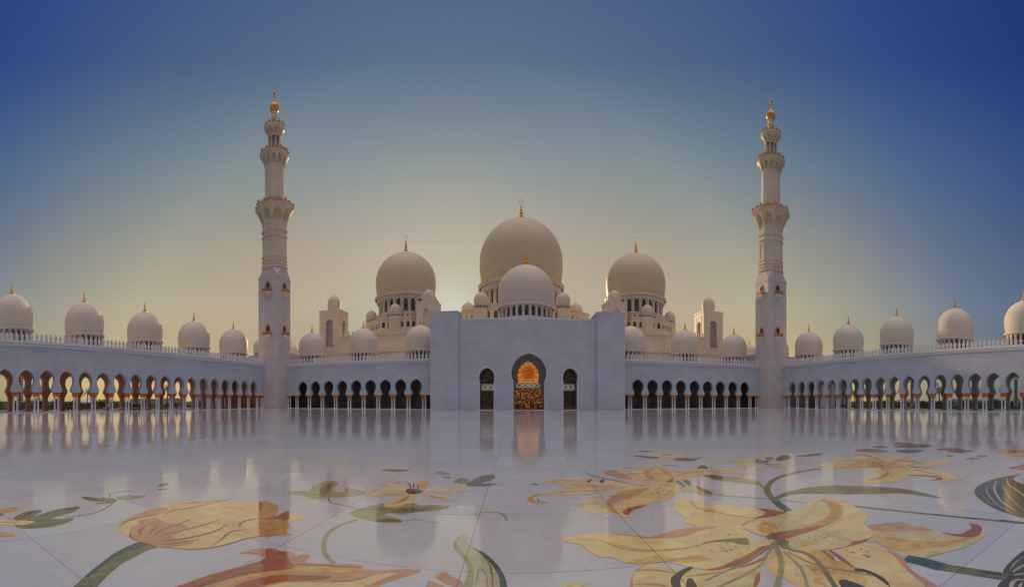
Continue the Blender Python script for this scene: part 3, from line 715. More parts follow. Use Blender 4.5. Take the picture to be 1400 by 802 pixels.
# great central dome
octagon(h, HX(2.8), HY(175), 27.5, 26, 37.6, 7, .75, 31.5, 35.5)
def frieze(mb, r, z0, z1, n, dep):                     # ring of little corbel arches under the dome
    for i in range(n):
        a = 2 * pi * i / n
        t = 2 * pi * r / n * .45; c, s_ = cos(a), sin(a)
        pr = [(-t, z1), (-t, z0 + (z1-z0)*.35), (-t*.3, z0), (t*.3, z0), (t, z0 + (z1-z0)*.35), (t, z1)]
        mp = lambda u, d, z: ((r - d) * s_ + u * c, (r - d) * c - u * s_, z)
        mb.poly(pr, mp, -dep, .1)
md = dome_mesh(17.9, 28.6, 96, 'warmlitdome')
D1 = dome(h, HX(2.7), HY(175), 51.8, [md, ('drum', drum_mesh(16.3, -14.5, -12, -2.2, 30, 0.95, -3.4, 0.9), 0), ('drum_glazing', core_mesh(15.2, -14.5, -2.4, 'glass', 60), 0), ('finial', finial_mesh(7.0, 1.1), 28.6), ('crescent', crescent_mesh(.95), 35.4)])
mb = MB(); frieze(mb, 16.9, -4.6, -1.9, 60, .55); mb.build('frieze', 'trim', D1)
# side domes
sdm = dome_mesh(11.5, 17.5, 72, 'warmlitdome')
SD = [sdm, ('drum', drum_mesh(10.4, -10.0, -7.2, -1.4, 24, 0.82, -2.2, 0.7), 0), ('drum_glazing', core_mesh(9.5, -10, -1.6, 'glass', 48), 0), ('finial', finial_mesh(5.2, .85), 17.5), ('crescent', crescent_mesh(.7), 22.6)]
fz = MB(); frieze(fz, 10.75, -2.6, -1.15, 48, .4); FZ = fz.mesh('frieze', 'trim')
sd_small = [dome_mesh(2.1, 3.7, 28), ('drum', drum_mesh(1.95, -1.1, -.95, -.2, 14, .2, -.35, .2), 0), ('drum_glazing', core_mesh(1.7, -1.1, -.2), 0), ('finial', finial_mesh(.9, .22, 'trim'), 3.7)]
sd_mid = [dome_mesh(2.75, 4.9, 32), ('drum', drum_mesh(2.55, -1.6, -1.3, -.3, 16, .27, -.5, .25), 0), ('drum_glazing', core_mesh(2.25, -1.6, -.3), 0), ('finial', finial_mesh(1.2, .3, 'gold'), 4.9)]
sd_tur = [dome_mesh(2.35, 4.4, 32), ('finial', finial_mesh(1.0, .25, 'gold'), 4.4)]
for sx, cxx in ((-1, -41.3), (1, 46.0)):
    octagon(h, HX(cxx), HY(150), 13.6, 26, 31.6, 5, .62, 28.3, 30.4)
    octagon(h, HX(cxx), HY(150), 11.3, 31.7, 33.9, 5, .4, 32.3, 33.2, name='upper_base', a_off=0)
    d_ = dome(h, HX(cxx), HY(150), 41.7, SD); obj('frieze', FZ, d_)
    for dx, dy, zb in ((12.6, -4.0, 33.4), (0.3, -13.0, 33.0), (12.6, 6, 33.4)):
        dome(h, HX(cxx + sx * dx), HY(150 + dy), zb, sd_small)
        MB().lathe([(2.3, 26), (2.3, zb - 1.0), (0, zb - 1.0)], 24).build('dome_base', 'warmlitwall', h, (HX(cxx + sx * dx), HY(150 + dy), 0), 40)
    # turret beside the gateway with its own little dome
    tx = cxx - sx * 11.6
    mb = MB()
    o = [(1.2, 26.6)] + round_outline(1.2, 31.5, 34.0, 5)
    for k in range(4):
        a = pi/2 * k; c, s_ = cos(a), sin(a)
        mp = lambda u, d, z: ((3.6 - d) * s_ + u * c, (3.6 - d) * c - u * s_, z)
        arch_wall(mb, [(-3.6, 3.6, 0, o)], 26.6, 36.0, 0, .8, mp, back=False)
        mb.poly([(-1.3, 26.6), (1.3, 26.6), (1.3, 34.2), (-1.3, 34.2)], mp, .8)
        mb.poly([(-3.7, 36.0), (3.7, 36.0), (3.7, 36.4), (-3.7, 36.4)], mp, -.12, .3)
    mb.box(-3.59, 3.59, -3.59, 3.59, 26, 26.6).box(-3.5, 3.5, -3.5, 3.5, 35.9, 36.3)
    mb.build('turret', 'warmlitwall', h, (HX(tx), HY(137.6 + .3), 0))
    dome(h, HX(tx), HY(137.9), 36.7, sd_tur)
for x, y, zb in ((-12.5, 150.2, 37.9), (17.9, 150.2, 37.9), (-19.1, 165, 37.8), (24.9, 165, 37.8)):
    dome(h, HX(x), HY(y), zb, sd_mid)
    MB().lathe([(3.0, 26), (3.0, zb - 1.5), (0, zb - 1.5)], 28).build('dome_base', 'warmlitwall', h, (HX(x), HY(y), 0), 40)

# ------------------------------------------------------------------ square towers left and right of the hall
tw_d = [dome_mesh(2.45, 5.4, 32), ('finial', finial_mesh(.9, .22, 'trim'), 5.4)]
for x, lab in ((-66.2, 'square white tower with a small dome, behind the dark arcade nearer the visitors'), (71.6, 'square white tower with a small dome, behind the dark arcade farther from the visitors')):
    t = thing('tower', lab, 'tower', (x, 138.6, 0), 0, 'square towers flanking the hall'); hw = 4.1
    mb = MB(); nz = MB()
    o = [(1.45, 22.3), (1.45, 29.6), (1.3, 30.0)] + [(1.45 * sin(pi/2 + .35 - (pi/2 + .35) * k/7), 31.0 + 1.5 * cos(pi/2 + .35 - (pi/2 + .35) * k/7)) for k in range(1, 8)]
    o = [(max(0, a), b) for a, b in o]
    for k in range(4):
        a = pi/2 * k; c, s_ = cos(a), sin(a)
        mp = lambda u, d, z: ((hw - d) * s_ + u * c, (hw - d) * c - u * s_, z)
        arch_wall(mb, [(-hw, hw, 0, o)], 22.3, 35.4, 0, .9, mp, back=False)
        mb.poly([(-hw, 0), (hw, 0), (hw, 22.3), (-hw, 22.3)], mp, 0)
        nz.poly([(-1.5, 22.3), (1.5, 22.3), (1.5, 32.8), (-1.5, 32.8)], mp, .85)
        mb.poly([(-2.2, 21.6), (2.2, 21.6), (2.2, 34.0), (1.95, 34.0), (1.95, 21.9), (-1.95, 21.9), (-1.95, 34.0), (2.2, 34.0), (2.2, 34.3), (-2.2, 34.3)], mp, -.07, .0)
    mb.box(-hw - .08, hw + .08, -hw - .08, hw + .08, 35.403, 36.1)
    mb.build('shaft', 'warmlitwall', t); nz.build('niche', 'niche', t)
    dome(t, 0, 0, 36.9, tw_d); MB().lathe([(2.5, 36.1), (2.5, 36.6), (0, 36.6)], 28).build('dome_base', 'warmlitwall', t)

# ------------------------------------------------------------------ outer wings with golden-lit domes behind the minarets
OD = [dome_mesh(3.15, 5.3, 36), ('drum', drum_mesh(2.95, -3.9, -1.9, -.3, 18, .28, -.5, .3), 0), ('drum_glazing', core_mesh(2.5, -3.9, -.3), 0), ('finial', finial_mesh(1.9, .5), 5.3)]
for sx, x0, lab in ((-1, -84, 'low white outer wing with small domes behind the minaret at the visitors arcade'), (1, 90, 'low white outer wing with small domes behind the minaret at the arcade without visitors')):
    r = thing('outer_wing', lab, 'building', (x0, 112.5, 0), 0, 'outer wings behind the minarets')
    b = (0, 30) if sx > 0 else (-30, 0)
    if sx < 0: MB().box(-30, 13.6, .5, 60, -.1, 18.2).build('wing_wall', 'wall', r)
    else: MB().box(-13.5, 30, .5, 60, -.1, 18.2).build('wing_wall', 'wall', r)
    for dx, y, zb in ((-8 * -sx if sx < 0 else 7.7, 150, 22.0), (-6.0 if sx < 0 else 6.0, 125, 20.8)):
        dome(r, (-92 if sx < 0 else 97.7) - x0 if y == 150 else dx, y - 112.5, zb, OD)

# ------------------------------------------------------------------ minarets
def ngon(mb, r, z0, z1, n=8, a0=pi/8, cap=False):
    pr = [(r, z0), (r, z1)] + ([(0, z1)] if cap else []); return mb.lathe(pr, n, a0=a0)
def flare(mb, r0, r1, z0, z1, nn, facets=8, depth=.75, na=160, nz=40):
    """corbelled gallery: arched recesses swept up to a wider deck"""
    pr = []
    rings = []
    for j in range(nz + 1):
        t = j / nz; z = z0 + (z1 - z0) * t; g_ = t ** 1.7
        row = []
        for i in range(na):
            a = 2 * pi * i / na
            fa = ((a + pi/8) % (pi/4)) - pi/8
            r = (r0 + (r1 - r0) * g_) * (cos(pi/8) / cos(fa) if facets else 1)
            u = ((a * nn / (2*pi)) + .5) % 1 - .5              # -0.5..0.5 in a niche
            top = .86 - (abs(u) / .40) ** 2.2 * .42
            if abs(u) < .40 and .10 < t < top:
                r = min(r, r0 * (.90 if facets else .93) * (cos(pi/8) / cos(fa) if facets else 1))
            row.append((r * sin(a), r * cos(a), z))
        rings.append(row)
    vs = [p for row in rings for p in row]
    fs = [(j*na+i, j*na+(i+1)%na, (j+1)*na+(i+1)%na, (j+1)*na+i) for j in range(nz) for i in range(na)]
    mb.add(vs, fs); return mb
def minaret(label, x, y, hb):
    m = thing('minaret', label, 'minaret', (x, y, 0), 0, 'courtyard minarets')
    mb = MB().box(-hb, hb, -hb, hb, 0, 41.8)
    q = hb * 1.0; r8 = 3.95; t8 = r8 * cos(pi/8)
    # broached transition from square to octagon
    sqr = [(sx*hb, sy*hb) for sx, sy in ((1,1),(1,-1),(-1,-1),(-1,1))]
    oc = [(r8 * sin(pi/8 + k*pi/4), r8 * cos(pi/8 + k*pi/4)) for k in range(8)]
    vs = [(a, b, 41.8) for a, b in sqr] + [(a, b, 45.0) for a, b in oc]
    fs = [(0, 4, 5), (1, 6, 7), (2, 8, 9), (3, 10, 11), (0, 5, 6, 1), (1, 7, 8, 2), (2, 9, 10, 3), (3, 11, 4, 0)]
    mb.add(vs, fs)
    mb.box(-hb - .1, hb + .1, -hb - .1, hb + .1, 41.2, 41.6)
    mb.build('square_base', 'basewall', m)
    mb = MB(); ngon(mb, r8, 44.95, 60.5)
    for z, dz, e in ((44.9, .4, .42), (46.0, .3, .3), (47.1, .3, .34), (48.3, .35, .3), (54.8, .4, .34), (56.6, .45, .42)):
        mb.lathe([(r8 - .1, z - .05), (r8 + e, z), (r8 + e, z + dz), (r8 - .1, z + dz + .05)], 8, a0=pi/8)
    for k in range(8):                                         # tall blind arch on every face
        a = k * pi/4; c, s_ = cos(a), sin(a)
        mp = lambda u, d, z: ((t8 - d) * s_ + u * c, (t8 - d) * c - u * s_, z)
        for sgn in (-1, 1): mb.poly([(sgn*.95, 49.0), (sgn*1.2, 49.0), (sgn*1.2, 54.4), (sgn*.95, 53.5)], mp, -.1, 0)
        mb.poly([(-1.2, 54.4), (1.2, 54.4), (.95, 53.5), (0, 54.0), (-.95, 53.5)], mp, -.1, 0)
    mb.build('octagonal_shaft', 'warmlitwall', m, smooth=None)
    def gallery(r0, r1, z0, z1, nn, fac, rail_h, posts, dep):
        mb = MB(); flare(mb, r0, r1, z0, z1, nn, fac, dep)
        nseg = fac or 48; off = pi/8 if fac else 0
        k_ = 1.0
        mb.lathe([(r1 * .97, z1), (r1 * 1.03, z1 + .12), (r1 * 1.03, z1 + .5), (0, z1 + .5)], nseg, a0=off)
        b = mb.build('balcony', 'warmlitwall', m, smooth=35)
        rb = MB()
        R = r1 * .985; zt = z1 + .5
        for k in range(posts):
            a = 2*pi*k/posts + off
            rr = R * (cos(pi/8) / cos(((a + pi/8) % (pi/4)) - pi/8) if fac else 1)
            rb.lathe([(.17, 0), (.17, rail_h * .85), (.3, rail_h * .9), (.26, rail_h * 1.15), (0, rail_h * 1.3)] if k % 2 == 0 else [(.09, 0), (.09, rail_h * .8), (0, rail_h * .8)], 6, (rr * sin(a), rr * cos(a), zt))
        rb.lathe([(R - .06, rail_h * .72 ), (R + .08, rail_h * .72), (R + .08, rail_h * .85), (R - .06, rail_h * .85)], nseg, (0, 0, zt), off)
        rb.lathe([(R - .04, rail_h * .1), (R + .05, rail_h * .1), (R + .05, rail_h * .5), (R - .04, rail_h * .5)], nseg, (0, 0, zt), off)
        rb.build('railing', 'rail', b)
    gallery(r8, 6.35, 58.0, 64.0, 8, 8, 1.15, 32, 1.3)
    # round shaft with a twisted lattice relief
    na, nz = 96, 44; vs = []
    for j in range(nz + 1):
        z = 64.5 + (78.2 - 64.5) * j / nz
        for i in range(na):
            a = 2*pi*i/na
            r = 3.0 + .10 * max(abs(sin(6*a + z * .75)), abs(sin(6*a - z * .75)))
            vs.append((r * sin(a), r * cos(a), z))
    MB().add(vs, [(j*na+i, j*na+(i+1)%na, (j+1)*na+(i+1)%na, (j+1)*na+i) for j in range(nz) for i in range(na)]).build('round_shaft', 'warmlitwall', m, smooth=30)
    gallery(3.05, 4.6, 76.8, 81.2, 12, 0, 1.0, 24, .8)
    # open lantern
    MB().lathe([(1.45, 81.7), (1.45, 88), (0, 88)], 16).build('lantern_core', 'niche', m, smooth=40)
    lcm = MB().lathe([(.33, 0), (.33, .3), (.24, .4), (.22, 5.3), (.34, 5.7), (.34, 6.0), (0, 6.0)], 8).mesh('lantern_column', 'warmlitwall', 40)
    for k in range(8): obj('lantern_column', lcm, m, (1.85 * sin(k*pi/4), 1.85 * cos(k*pi/4), 81.7))
    MB().lathe([(2.0, 87.4), (2.15, 87.6), (2.15, 88.0), (0, 88.0)], 24).build('lantern_ring', 'warmlitwall', m)
    mb = MB(); flare(mb, 2.1, 3.2, 87.9, 90.1, 8, 0, .5); mb.lathe([(3.2, 90.1), (3.3, 90.2), (3.3, 90.9), (0, 90.9)], 48)
    b = mb.build('crown', 'warmlitwall', m, smooth=35)
    rb = MB()
    for k in range(12): rb.lathe([(.3, 0), (.34, .5), (.18, .8), (.28, 1.1), (0, 1.5)], 6, (3.1 * sin(k*pi/6), 3.1 * cos(k*pi/6), 90.9))
    rb.lathe([(3.04, 91.1), (3.16, 91.1), (3.16, 91.3), (3.04, 91.3)], 48)
    rb.build('railing', 'rail', b)
    MB().lathe([(1.5, 90.9), (1.15, 91.7), (.95, 92.6), (.9, 93.4), (1.15, 93.9), (1.15, 94.4), (.85, 94.8), (.85, 95.2), (1.05, 95.5), (1.0, 95.9), (.6, 96.3), (0, 96.4)], 24).build('neck', 'warmlitwall', m, smooth=40)
    f = MB().lathe([(.6, 95.9), (1.0, 96.05), (1.45, 96.6), (1.6, 97.3), (1.45, 98.0), (1.0, 98.5), (.5, 98.95), (.34, 99.5), (.24, 100.5), (.2, 101.4), (.34, 101.65), (.52, 102.2), (.3, 102.7), (.12, 102.9), (.07, 103.2), (0, 103.3)], 28).build('finial', 'gold', m, smooth=50)
    obj('crescent', crescent_mesh(.55), f, (0, 0, 103.2))
    # small balconies with an arched door, two on every face
    bal = MB().box(-1.35, 1.35, -1.15, .0, -.28, 0).lathe([(0, -1.5), (.25, -1.3), (.55, -.8), (.95, -.3), (.95, -.29)], 12, (0, -.02, 0)).mesh('balcony', 'trim')
    rl = MB().box(-1.35, 1.35, -1.15, -1.08, .92, 1.06)
    for k in range(10): rl.box(-1.33 + k * .29, -1.33 + k * .29 + .16, -1.14, -1.09, 0, .919)
    for s in (-1.31, 1.31): rl.box(s - .08, s + .08, -1.19, -1.03, 0, 1.25).box(s - .035, s + .035, -1.03, 0, .1, .95)
    rl = rl.mesh('railing', 'rail')
    dr = MB().poly([(-.62, 0), (.62, 0), (.62, 1.9), (.72, 2.3), (.5, 2.75), (0, 3.1), (-.5, 2.75), (-.72, 2.3), (-.62, 1.9)], ident, -.03, .0).mesh('door', 'dark')
    hd = MB(); 
    for s in (-1, 1): hd.poly([(s*.62, 0), (s*.9, 0), (s*.9, 2.3), (s*.55, 3.0), (0, 3.45), (0, 3.1), (s*.5, 2.75), (s*.72, 2.3), (s*.62, 1.9)], ident, -.14, .0)
    hd = hd.mesh('door_frame', 'rail')
    for z in (23.2, 36.9):
        for k in range(4):
            a = pi/2 * k
            o = obj('balcony', bal, m, (hb * sin(a) * 1.0, -hb * cos(a), z), a)
            obj('railing', rl, o); obj('door', dr, o); obj('door_frame', hd, o)
    return m
minaret('tall white minaret with gold bulb at the end of the arcade with visitors', -73.45, 109.2, 3.72)
minaret('tall white minaret with gold bulb at the end of the arcade without visitors', 79.7, 109.2, 3.68)

# ------------------------------------------------------------------ floral stone inlays in the courtyard floor
REG = {0: (0, 0, 1), 1: (0, 660, 5.6), 2: (150, 670, 5.185), 3: (390, 630, 4.516), 4: (710, 600, 5.6), 5: (760, 690, 5.6), 6: (920, 600, 5.0), 7: (970, 670, 5.833), 8: (1150, 590, 3.784)}
def px(reg, p):
    if len(p) == 3: reg, p = p[0], p[1:]
    x0, y0, s = REG[reg]; return (x0 + p[0] / s, y0 + p[1] / s)
def flo(q):
    a = (q[0] - XC) / F; r = HC * F / (q[1] - YH); return (r * sin(a), r * cos(a))
class Inlay:
    n = 0
    def zz(s, lay):
        s.k += 1; return s.b + 0.0006 * lay + 0.000008 * s.k
    def __init__(s, name, label, cat, c, group='flower inlays in the floor'):
        s.k = 0; Inlay.n += 1; s.b = 0.0015 + Inlay.n * 0.00009
        s.o = flo(c); s.root = thing(name, label, cat, (s.o[0], s.o[1], 0.0), 0, group)
    def poly(s, name, mat, lay, reg, pts, n=4, parent=None):
        q = [px(reg, p) for p in pts]
        if n > 1: q = [(a, b) for a, b, _ in catmull([(x, y, 0) for x, y in q], n, True)]
        P = [flo(p) for p in q]
        P = [(x - s.o[0], y - s.o[1]) for x, y in P]
        return MB().poly(P, lambda u, d, z: (u, z, d), s.zz(lay)).build(name, mat, parent or s.root)
    def lines(s, name, mat, lay, items, parent=None):
        """items: (reg, pts, width_m[, taper]) strokes of stone laid along a smooth line"""
        for it in items:
            mb = MB(); zl = s.zz(lay)
            reg, pts, wd = it[:3]; tp = it[3] if len(it) > 3 else 1
            q = catmull([(*px(reg, p), 0) for p in pts], 5)
            P = [Vector(flo(p)) - Vector(s.o) for p in q]; n = len(P); vs = []
            for k, p in enumerate(P):
                d = (P[min(k+1, n-1)] - P[max(k-1, 0)]).normalized(); t = k / max(1, n - 1)
                wk = wd / 2 * ((0.12 + 0.88 * max(0.0, sin(pi * t)) ** .6) if tp == 1 else (1.0 if tp == 0 else 1 - .85 * t))
                for e in (-1, 1): vs.append((p.x - d.y * wk * e, p.y + d.x * wk * e, zl))
            mb.add(vs, [(2*k, 2*k+1, 2*k+3, 2*k+2) for k in range(n - 1)])
            mb.build(name, mat, parent or s.root)
    def dots(s, name, mat, lay, reg, pts, r=0.018):
        zl = s.zz(lay)
        for k, p in enumerate(pts):
            mb = MB()
            c = Vector(flo(px(reg, p))) - Vector(s.o); a = k * 1.7; rr = r * (.7 + .6 * ((k * 37) % 10) / 10)
            mb.poly([(c.x + rr * 1.8 * cos(2*pi*j/8) * cos(a) - rr * sin(2*pi*j/8) * sin(a), c.y + rr * 1.8 * cos(2*pi*j/8) * sin(a) + rr * sin(2*pi*j/8) * cos(a)) for j in range(8)], lambda u, d, z: (u, z, d), zl)
            mb.build(name, mat, s.root)

# yellow tulip with a thick green stem
t = Inlay('tulip_inlay', 'yellow and salmon tulip bud inlaid in the floor on a thick curved green stem', 'floor inlay', (270, 715))
t.poly('stem', 'olive', 0, 1, [(1062,452),(1000,474),(930,508),(840,562),(740,640),(650,715),(600,760),(540,830),(690,840),(740,798),(790,745),(850,685),(930,622),(1030,567),(1130,517),(1205,492),(1212,470),(1160,450)])
t.poly('stem', 'teal', 1, 1, [(1062,452),(1000,474),(930,508),(840,562),(740,640),(650,715),(690,708),(770,645),(850,590),(940,538),(1040,505),(1120,478),(1190,462),(1150,450)])
t.poly('bud', 'peach', 1, 2, [(205,362),(150,337),(100,310),(55,272),(75,235),(140,190),(230,155),(330,125),(420,95),(520,75),(560,84),(650,76),(810,72),(830,85),(900,95),(960,83),(1060,82),(1150,90),(1190,110),(1200,140),(1175,185),(1215,165),(1270,145),(1290,165),(1380,185),(1370,200),(1310,215),(1262,228),(1290,258),(1312,267),(1248,285),(1255,300),(1300,313),(1180,318),(1060,325),(940,350),(850,378),(740,402),(600,418),(520,415),(420,405),(345,400),(300,378)], 2)
t.poly('petal', 'ochre', 2, 2, [(1064,84),(1150,92),(1190,112),(1198,140),(1172,188),(1215,167),(1268,147),(1270,200),(1258,228),(1280,260),(1245,285),(1255,304),(1180,316),(1064,324)], 2)  # bud left oranger where no floor reflection pales it, put into colour
t.poly('petal', 'salmon', 2, 2, [(205,360),(160,325),(140,290),(160,258),(205,245),(205,215),(300,195),(345,200),(400,232),(470,235),(560,258),(500,300),(430,335),(540,350),(600,372),(520,392),(440,402),(345,400)], 3)
t.poly('petal', 'salmon', 2, 2, [(60,262),(80,232),(140,192),(230,157),(330,128),(420,130),(330,175),(230,190),(150,212),(95,240)], 3)
t.lines('vein', 'brown', 3, [(2,[(140,300),(150,330),(200,362)],.045),(2,[(330,332),(420,305),(560,275),(700,235),(800,200)],.05),(2,[(345,355),(480,350),(620,325),(760,285),(840,235)],.06),(2,[(350,385),(450,380),(560,362),(640,345)],.04),
  (2,[(220,318),(215,285),(262,250)],.06),(2,[(280,312),(305,282),(345,262)],.05),(2,[(300,335),(350,290),(420,265),(500,235),(600,195)],.04),(2,[(90,240),(150,210),(240,188),(340,175)],.05),(2,[(380,178),(450,142),(550,130),(700,98),(880,55)],.05),
  (2,[(480,100),(600,88),(720,80),(810,72)],.04),(2,[(345,402),(480,412),(600,419),(740,403),(850,378),(940,350),(1060,326),(1180,318),(1290,314)],.035),(2,[(720,395),(790,350),(840,305),(900,285),(980,278)],.05),(2,[(920,265),(930,235),(990,210),(1075,200)],.06)])
t.poly('fold', 'red', 3, 2, [(1075,205),(1130,195),(1175,188),(1220,165),(1270,148),(1268,200),(1235,212),(1180,200),(1110,207)], 3)
t.poly('fold', 'red', 3, 2, [(1060,82),(1085,88),(1090,112),(1060,150)], 3)

# red and orange lily sweeping in from the lower edge
t = Inlay('lily_inlay', 'red and orange lily petals sweeping across the floor in front of the yellow tulip', 'floor inlay', (430, 790))
t.poly('petal', 'salmon', 0, 2, [(380,715),(460,684),(560,650),(700,600),(860,555),(960,530),(1050,505),(1092,482),(1075,462),(1010,452),(920,447),(960,425),(1060,412),(1100,416),(1145,408),(1220,430),(1265,432),(1310,450),(1322,474),(1345,457),(1390,455),(3,150,580),(3,146,600),(3,130,628),(3,300,632),(3,470,640),(3,478,658),(3,560,674),(3,700,668),(3,838,670),(3,820,690),(3,740,715),(3,660,740),(3,600,760),(3,560,800),(3,520,840),(0,380,835),(0,200,830)], 2)
t.poly('petal', 'red', 1, 2, [(1100,420),(1145,410),(1220,432),(1258,438),(1275,500),(1310,540),(1270,560),(1120,566),(960,590),(830,625),(690,665),(560,720),(440,712),(470,686),(700,605),(960,533),(1060,506),(1110,480)], 2)
t.poly('petal', 'amber', 2, 2, [(700,705),(880,635),(1000,595),(1150,572),(1280,560),(3,150,655),(3,300,660),(3,470,662),(3,520,672),(3,430,684),(3,200,690),(3,0,690),(1150,600),(1000,618),(880,655),(790,710)], 2)
t.poly('petal', 'red', 2, 2, [(840,715),(940,655),(1060,620),(1200,600),(3,150,705),(3,290,712),(3,200,735),(3,0,742),(1150,660),(1000,700),(900,740)], 2)
t.poly('petal', 'yellow', 3, 3, [(-150,790),(0,752),(200,752),(400,742),(480,715),(560,700),(700,690),(600,730),(480,780),(300,820),(-50,830)], 3)
t.lines('vein', 'brown', 4, [(2,[(560,715),(620,686),(760,645),(880,608),(1000,584),(1120,571),(1280,557)],.05),(2,[(1100,485),(1060,512),(960,535)],.05),(3,[(280,745),(400,742),(480,722),(540,702)],.03),(3,[(0,640),(200,642),(470,660)],.02),(2,[(920,447),(1000,442),(1080,455)],.02)])

# curled leaf at the bottom edge
t = Inlay('leaf_inlay', 'curled pale green leaf with a dark teal edge inlaid beside the centre floor joint', 'floor inlay', (658, 770))
t.poly('leaf', 'cream', 0, 3, [(1117,445),(1060,475),(1035,515),(1060,560),(1105,610),(1125,660),(1118,715),(1095,790),(1090,840),(1375,850),(1370,777),(1360,730),(1338,685),(1300,630),(1240,575),(1190,550),(1145,530),(1117,495),(1128,458)], 3)
t.poly('leaf_edge', 'sage', 1, 3, [(1060,475),(1035,515),(1060,560),(1105,610),(1125,660),(1118,715),(1095,790),(1150,790),(1165,700),(1155,640),(1110,580),(1075,540),(1060,505),(1085,465)], 3)
t.poly('leaf_edge', 'teal', 1, 3, [(1145,530),(1190,548),(1240,575),(1300,630),(1340,685),(1362,730),(1372,785),(1375,850),(1330,850),(1325,780),(1320,720),(1285,655),(1235,595),(1190,560)], 3)
t.lines('vein', 'olive', 2, [(3,[(1190,555),(1250,620),(1275,690),(1280,800)],.03),(3,[(1175,777),(1190,700),(1200,665),(1240,700),(1250,777)],.02)])
t = Inlay('petal_inlay', 'small orange petals inlaid beside the curled pale green leaf', 'floor inlay', (615, 795))
t.poly('petal', 'salmon', 0, 3, [(925,712),(945,692),(990,685),(1030,712),(1095,745),(1088,790),(1020,768),(960,740)], 3)
t.poly('petal', 'salmon', 0, 3, [(885,738),(930,752),(975,770),(985,800),(970,830),(860,830),(872,770)], 2)

# open yellow flower, left of centre
t = Inlay('flower_inlay', 'open yellow flower with a maroon eye inlaid over a pair of olive leaves', 'floor inlay', (566, 672))
for pts, m_ in (([(470,160),(560,162),(650,165),(740,175),(735,186),(650,183),(560,178)], 'yellow'), ([(480,205),(560,198),(660,194),(750,194),(745,210),(640,215),(560,216)], 'yellow'), ([(605,138),(680,143),(770,168),(750,180),(700,167),(640,150)], 'yellow'),
  ([(815,128),(885,127),(880,155),(850,180),(815,172)], 'amber'), ([(850,185),(920,165),(1040,155),(1165,178),(1050,186),(920,192)], 'yellow'), ([(845,200),(920,205),(990,210),(1018,193),(1007,240),(930,230),(880,222)], 'yellow'), ([(770,203),(808,213),(790,245),(720,275),(640,286),(608,275),(640,245),(700,225)], 'yellow')):
    t.poly('petal', m_, 2, 3, pts, 3)
t.poly('eye', 'maroon', 3, 3, [(745,182),(765,170),(830,178),(850,190),(820,201),(760,202)], 3)
t.lines('vein', 'salmon', 3, [(3,[(560,206),(660,204),(740,202)],.10),(3,[(650,272),(720,245),(770,210)],.12),(3,[(870,205),(920,222),(990,236)],.10),(3,[(840,135),(835,155),(825,172)],.3),(3,[(680,130),(700,136)],.2)])
t.lines('stamen', 'maroon', 4, [(3,[(770,182),(775,160),(750,122)],.04),(3,[(795,180),(790,150),(800,135)],.04),(3,[(815,182),(820,160),(812,140)],.04)])
t.poly('leaf', 'sage', 0, 3, [(400,316),(470,290),(560,270),(612,262),(640,275),(740,263),(810,262),(830,274),(960,270),(1022,275),(980,295),(880,310),(800,316),(720,330),(650,322),(610,335),(690,352),(732,375),(640,380),(560,375),(470,355),(420,335)], 2)
t.lines('vein', 'olive', 1, [(3,[(430,300),(520,298),(620,298),(760,292)],.10),(3,[(640,310),(760,305),(900,290)],.35),(3,[(560,372),(640,365),(720,374)],.2)])
t.lines('stem', 'sage', 0, [(3,[(440,362),(330,400),(262,450),(238,510),(250,580),(300,630)],.075,0),(3,[(730,368),(830,362),(880,378),(950,380)],.03,0),(3,[(940,326),(1060,330),(1210,330)],.03,0),(3,[(1200,318),(1300,315),(1350,335),(1370,370)],.06,0)])

t = Inlay('leaf_inlay', 'pale lobed leaf inlaid between the yellow tulip and the maroon-eyed flower', 'floor inlay', (443, 670))
t.poly('leaf', 'sage', 0, 3, [(30,186),(150,182),(170,155),(230,132),(300,122),(330,140),(305,165),(322,190),(368,188),(375,165),(460,180),(500,200),(430,215),(320,225),(200,235),(150,230),(100,212),(35,208)], 3)
t.lines('stem', 'olive', 0, [(3,[(265,228),(285,258),(340,270),(430,288)],.04,0)])
t.lines('vein', 'olive', 1, [(3,[(230,220),(250,170),(300,130)],.25),(3,[(60,195),(150,200),(220,215)],.1)])
t = Inlay('leaf_inlay', 'three small olive leaves crossed by a floor joint beside the maroon-eyed flower', 'floor inlay', (645, 660))
for p_ in ([(1035,130),(1080,105),(1137,115),(1120,140)], [(1118,146),(1200,95),(1280,85),(1292,105),(1230,130),(1150,150)], [(1130,150),(1220,138),(1310,142),(1225,157)]):
    t.poly('leaf', 'sage' if p_[0][0] == 1035 else 'olive', 0, 3, p_, 4)
t = Inlay('leaf_inlay', 'thin far olive leaf inlaid beyond the yellow flower with the maroon eye', 'floor inlay', (540, 642))
t.poly('leaf', 'olive', 0, 3, [(590,54),(700,51),(762,58),(700,66),(640,62)], 4); t.lines('vein', 'leafdark', 1, [(3,[(595,56),(680,58),(755,59)],.1)])
t = Inlay('leaf_inlay', 'small curled leaf sprig inlaid near the centre joint', 'floor inlay', (605, 647))
t.poly('leaf', 'sage', 0, 3, [(925,72),(960,62),(1018,78),(970,84)], 4); t.poly('leaf', 'sage', 0, 3, [(965,98),(1000,94),(1030,104),(1000,108)], 4)
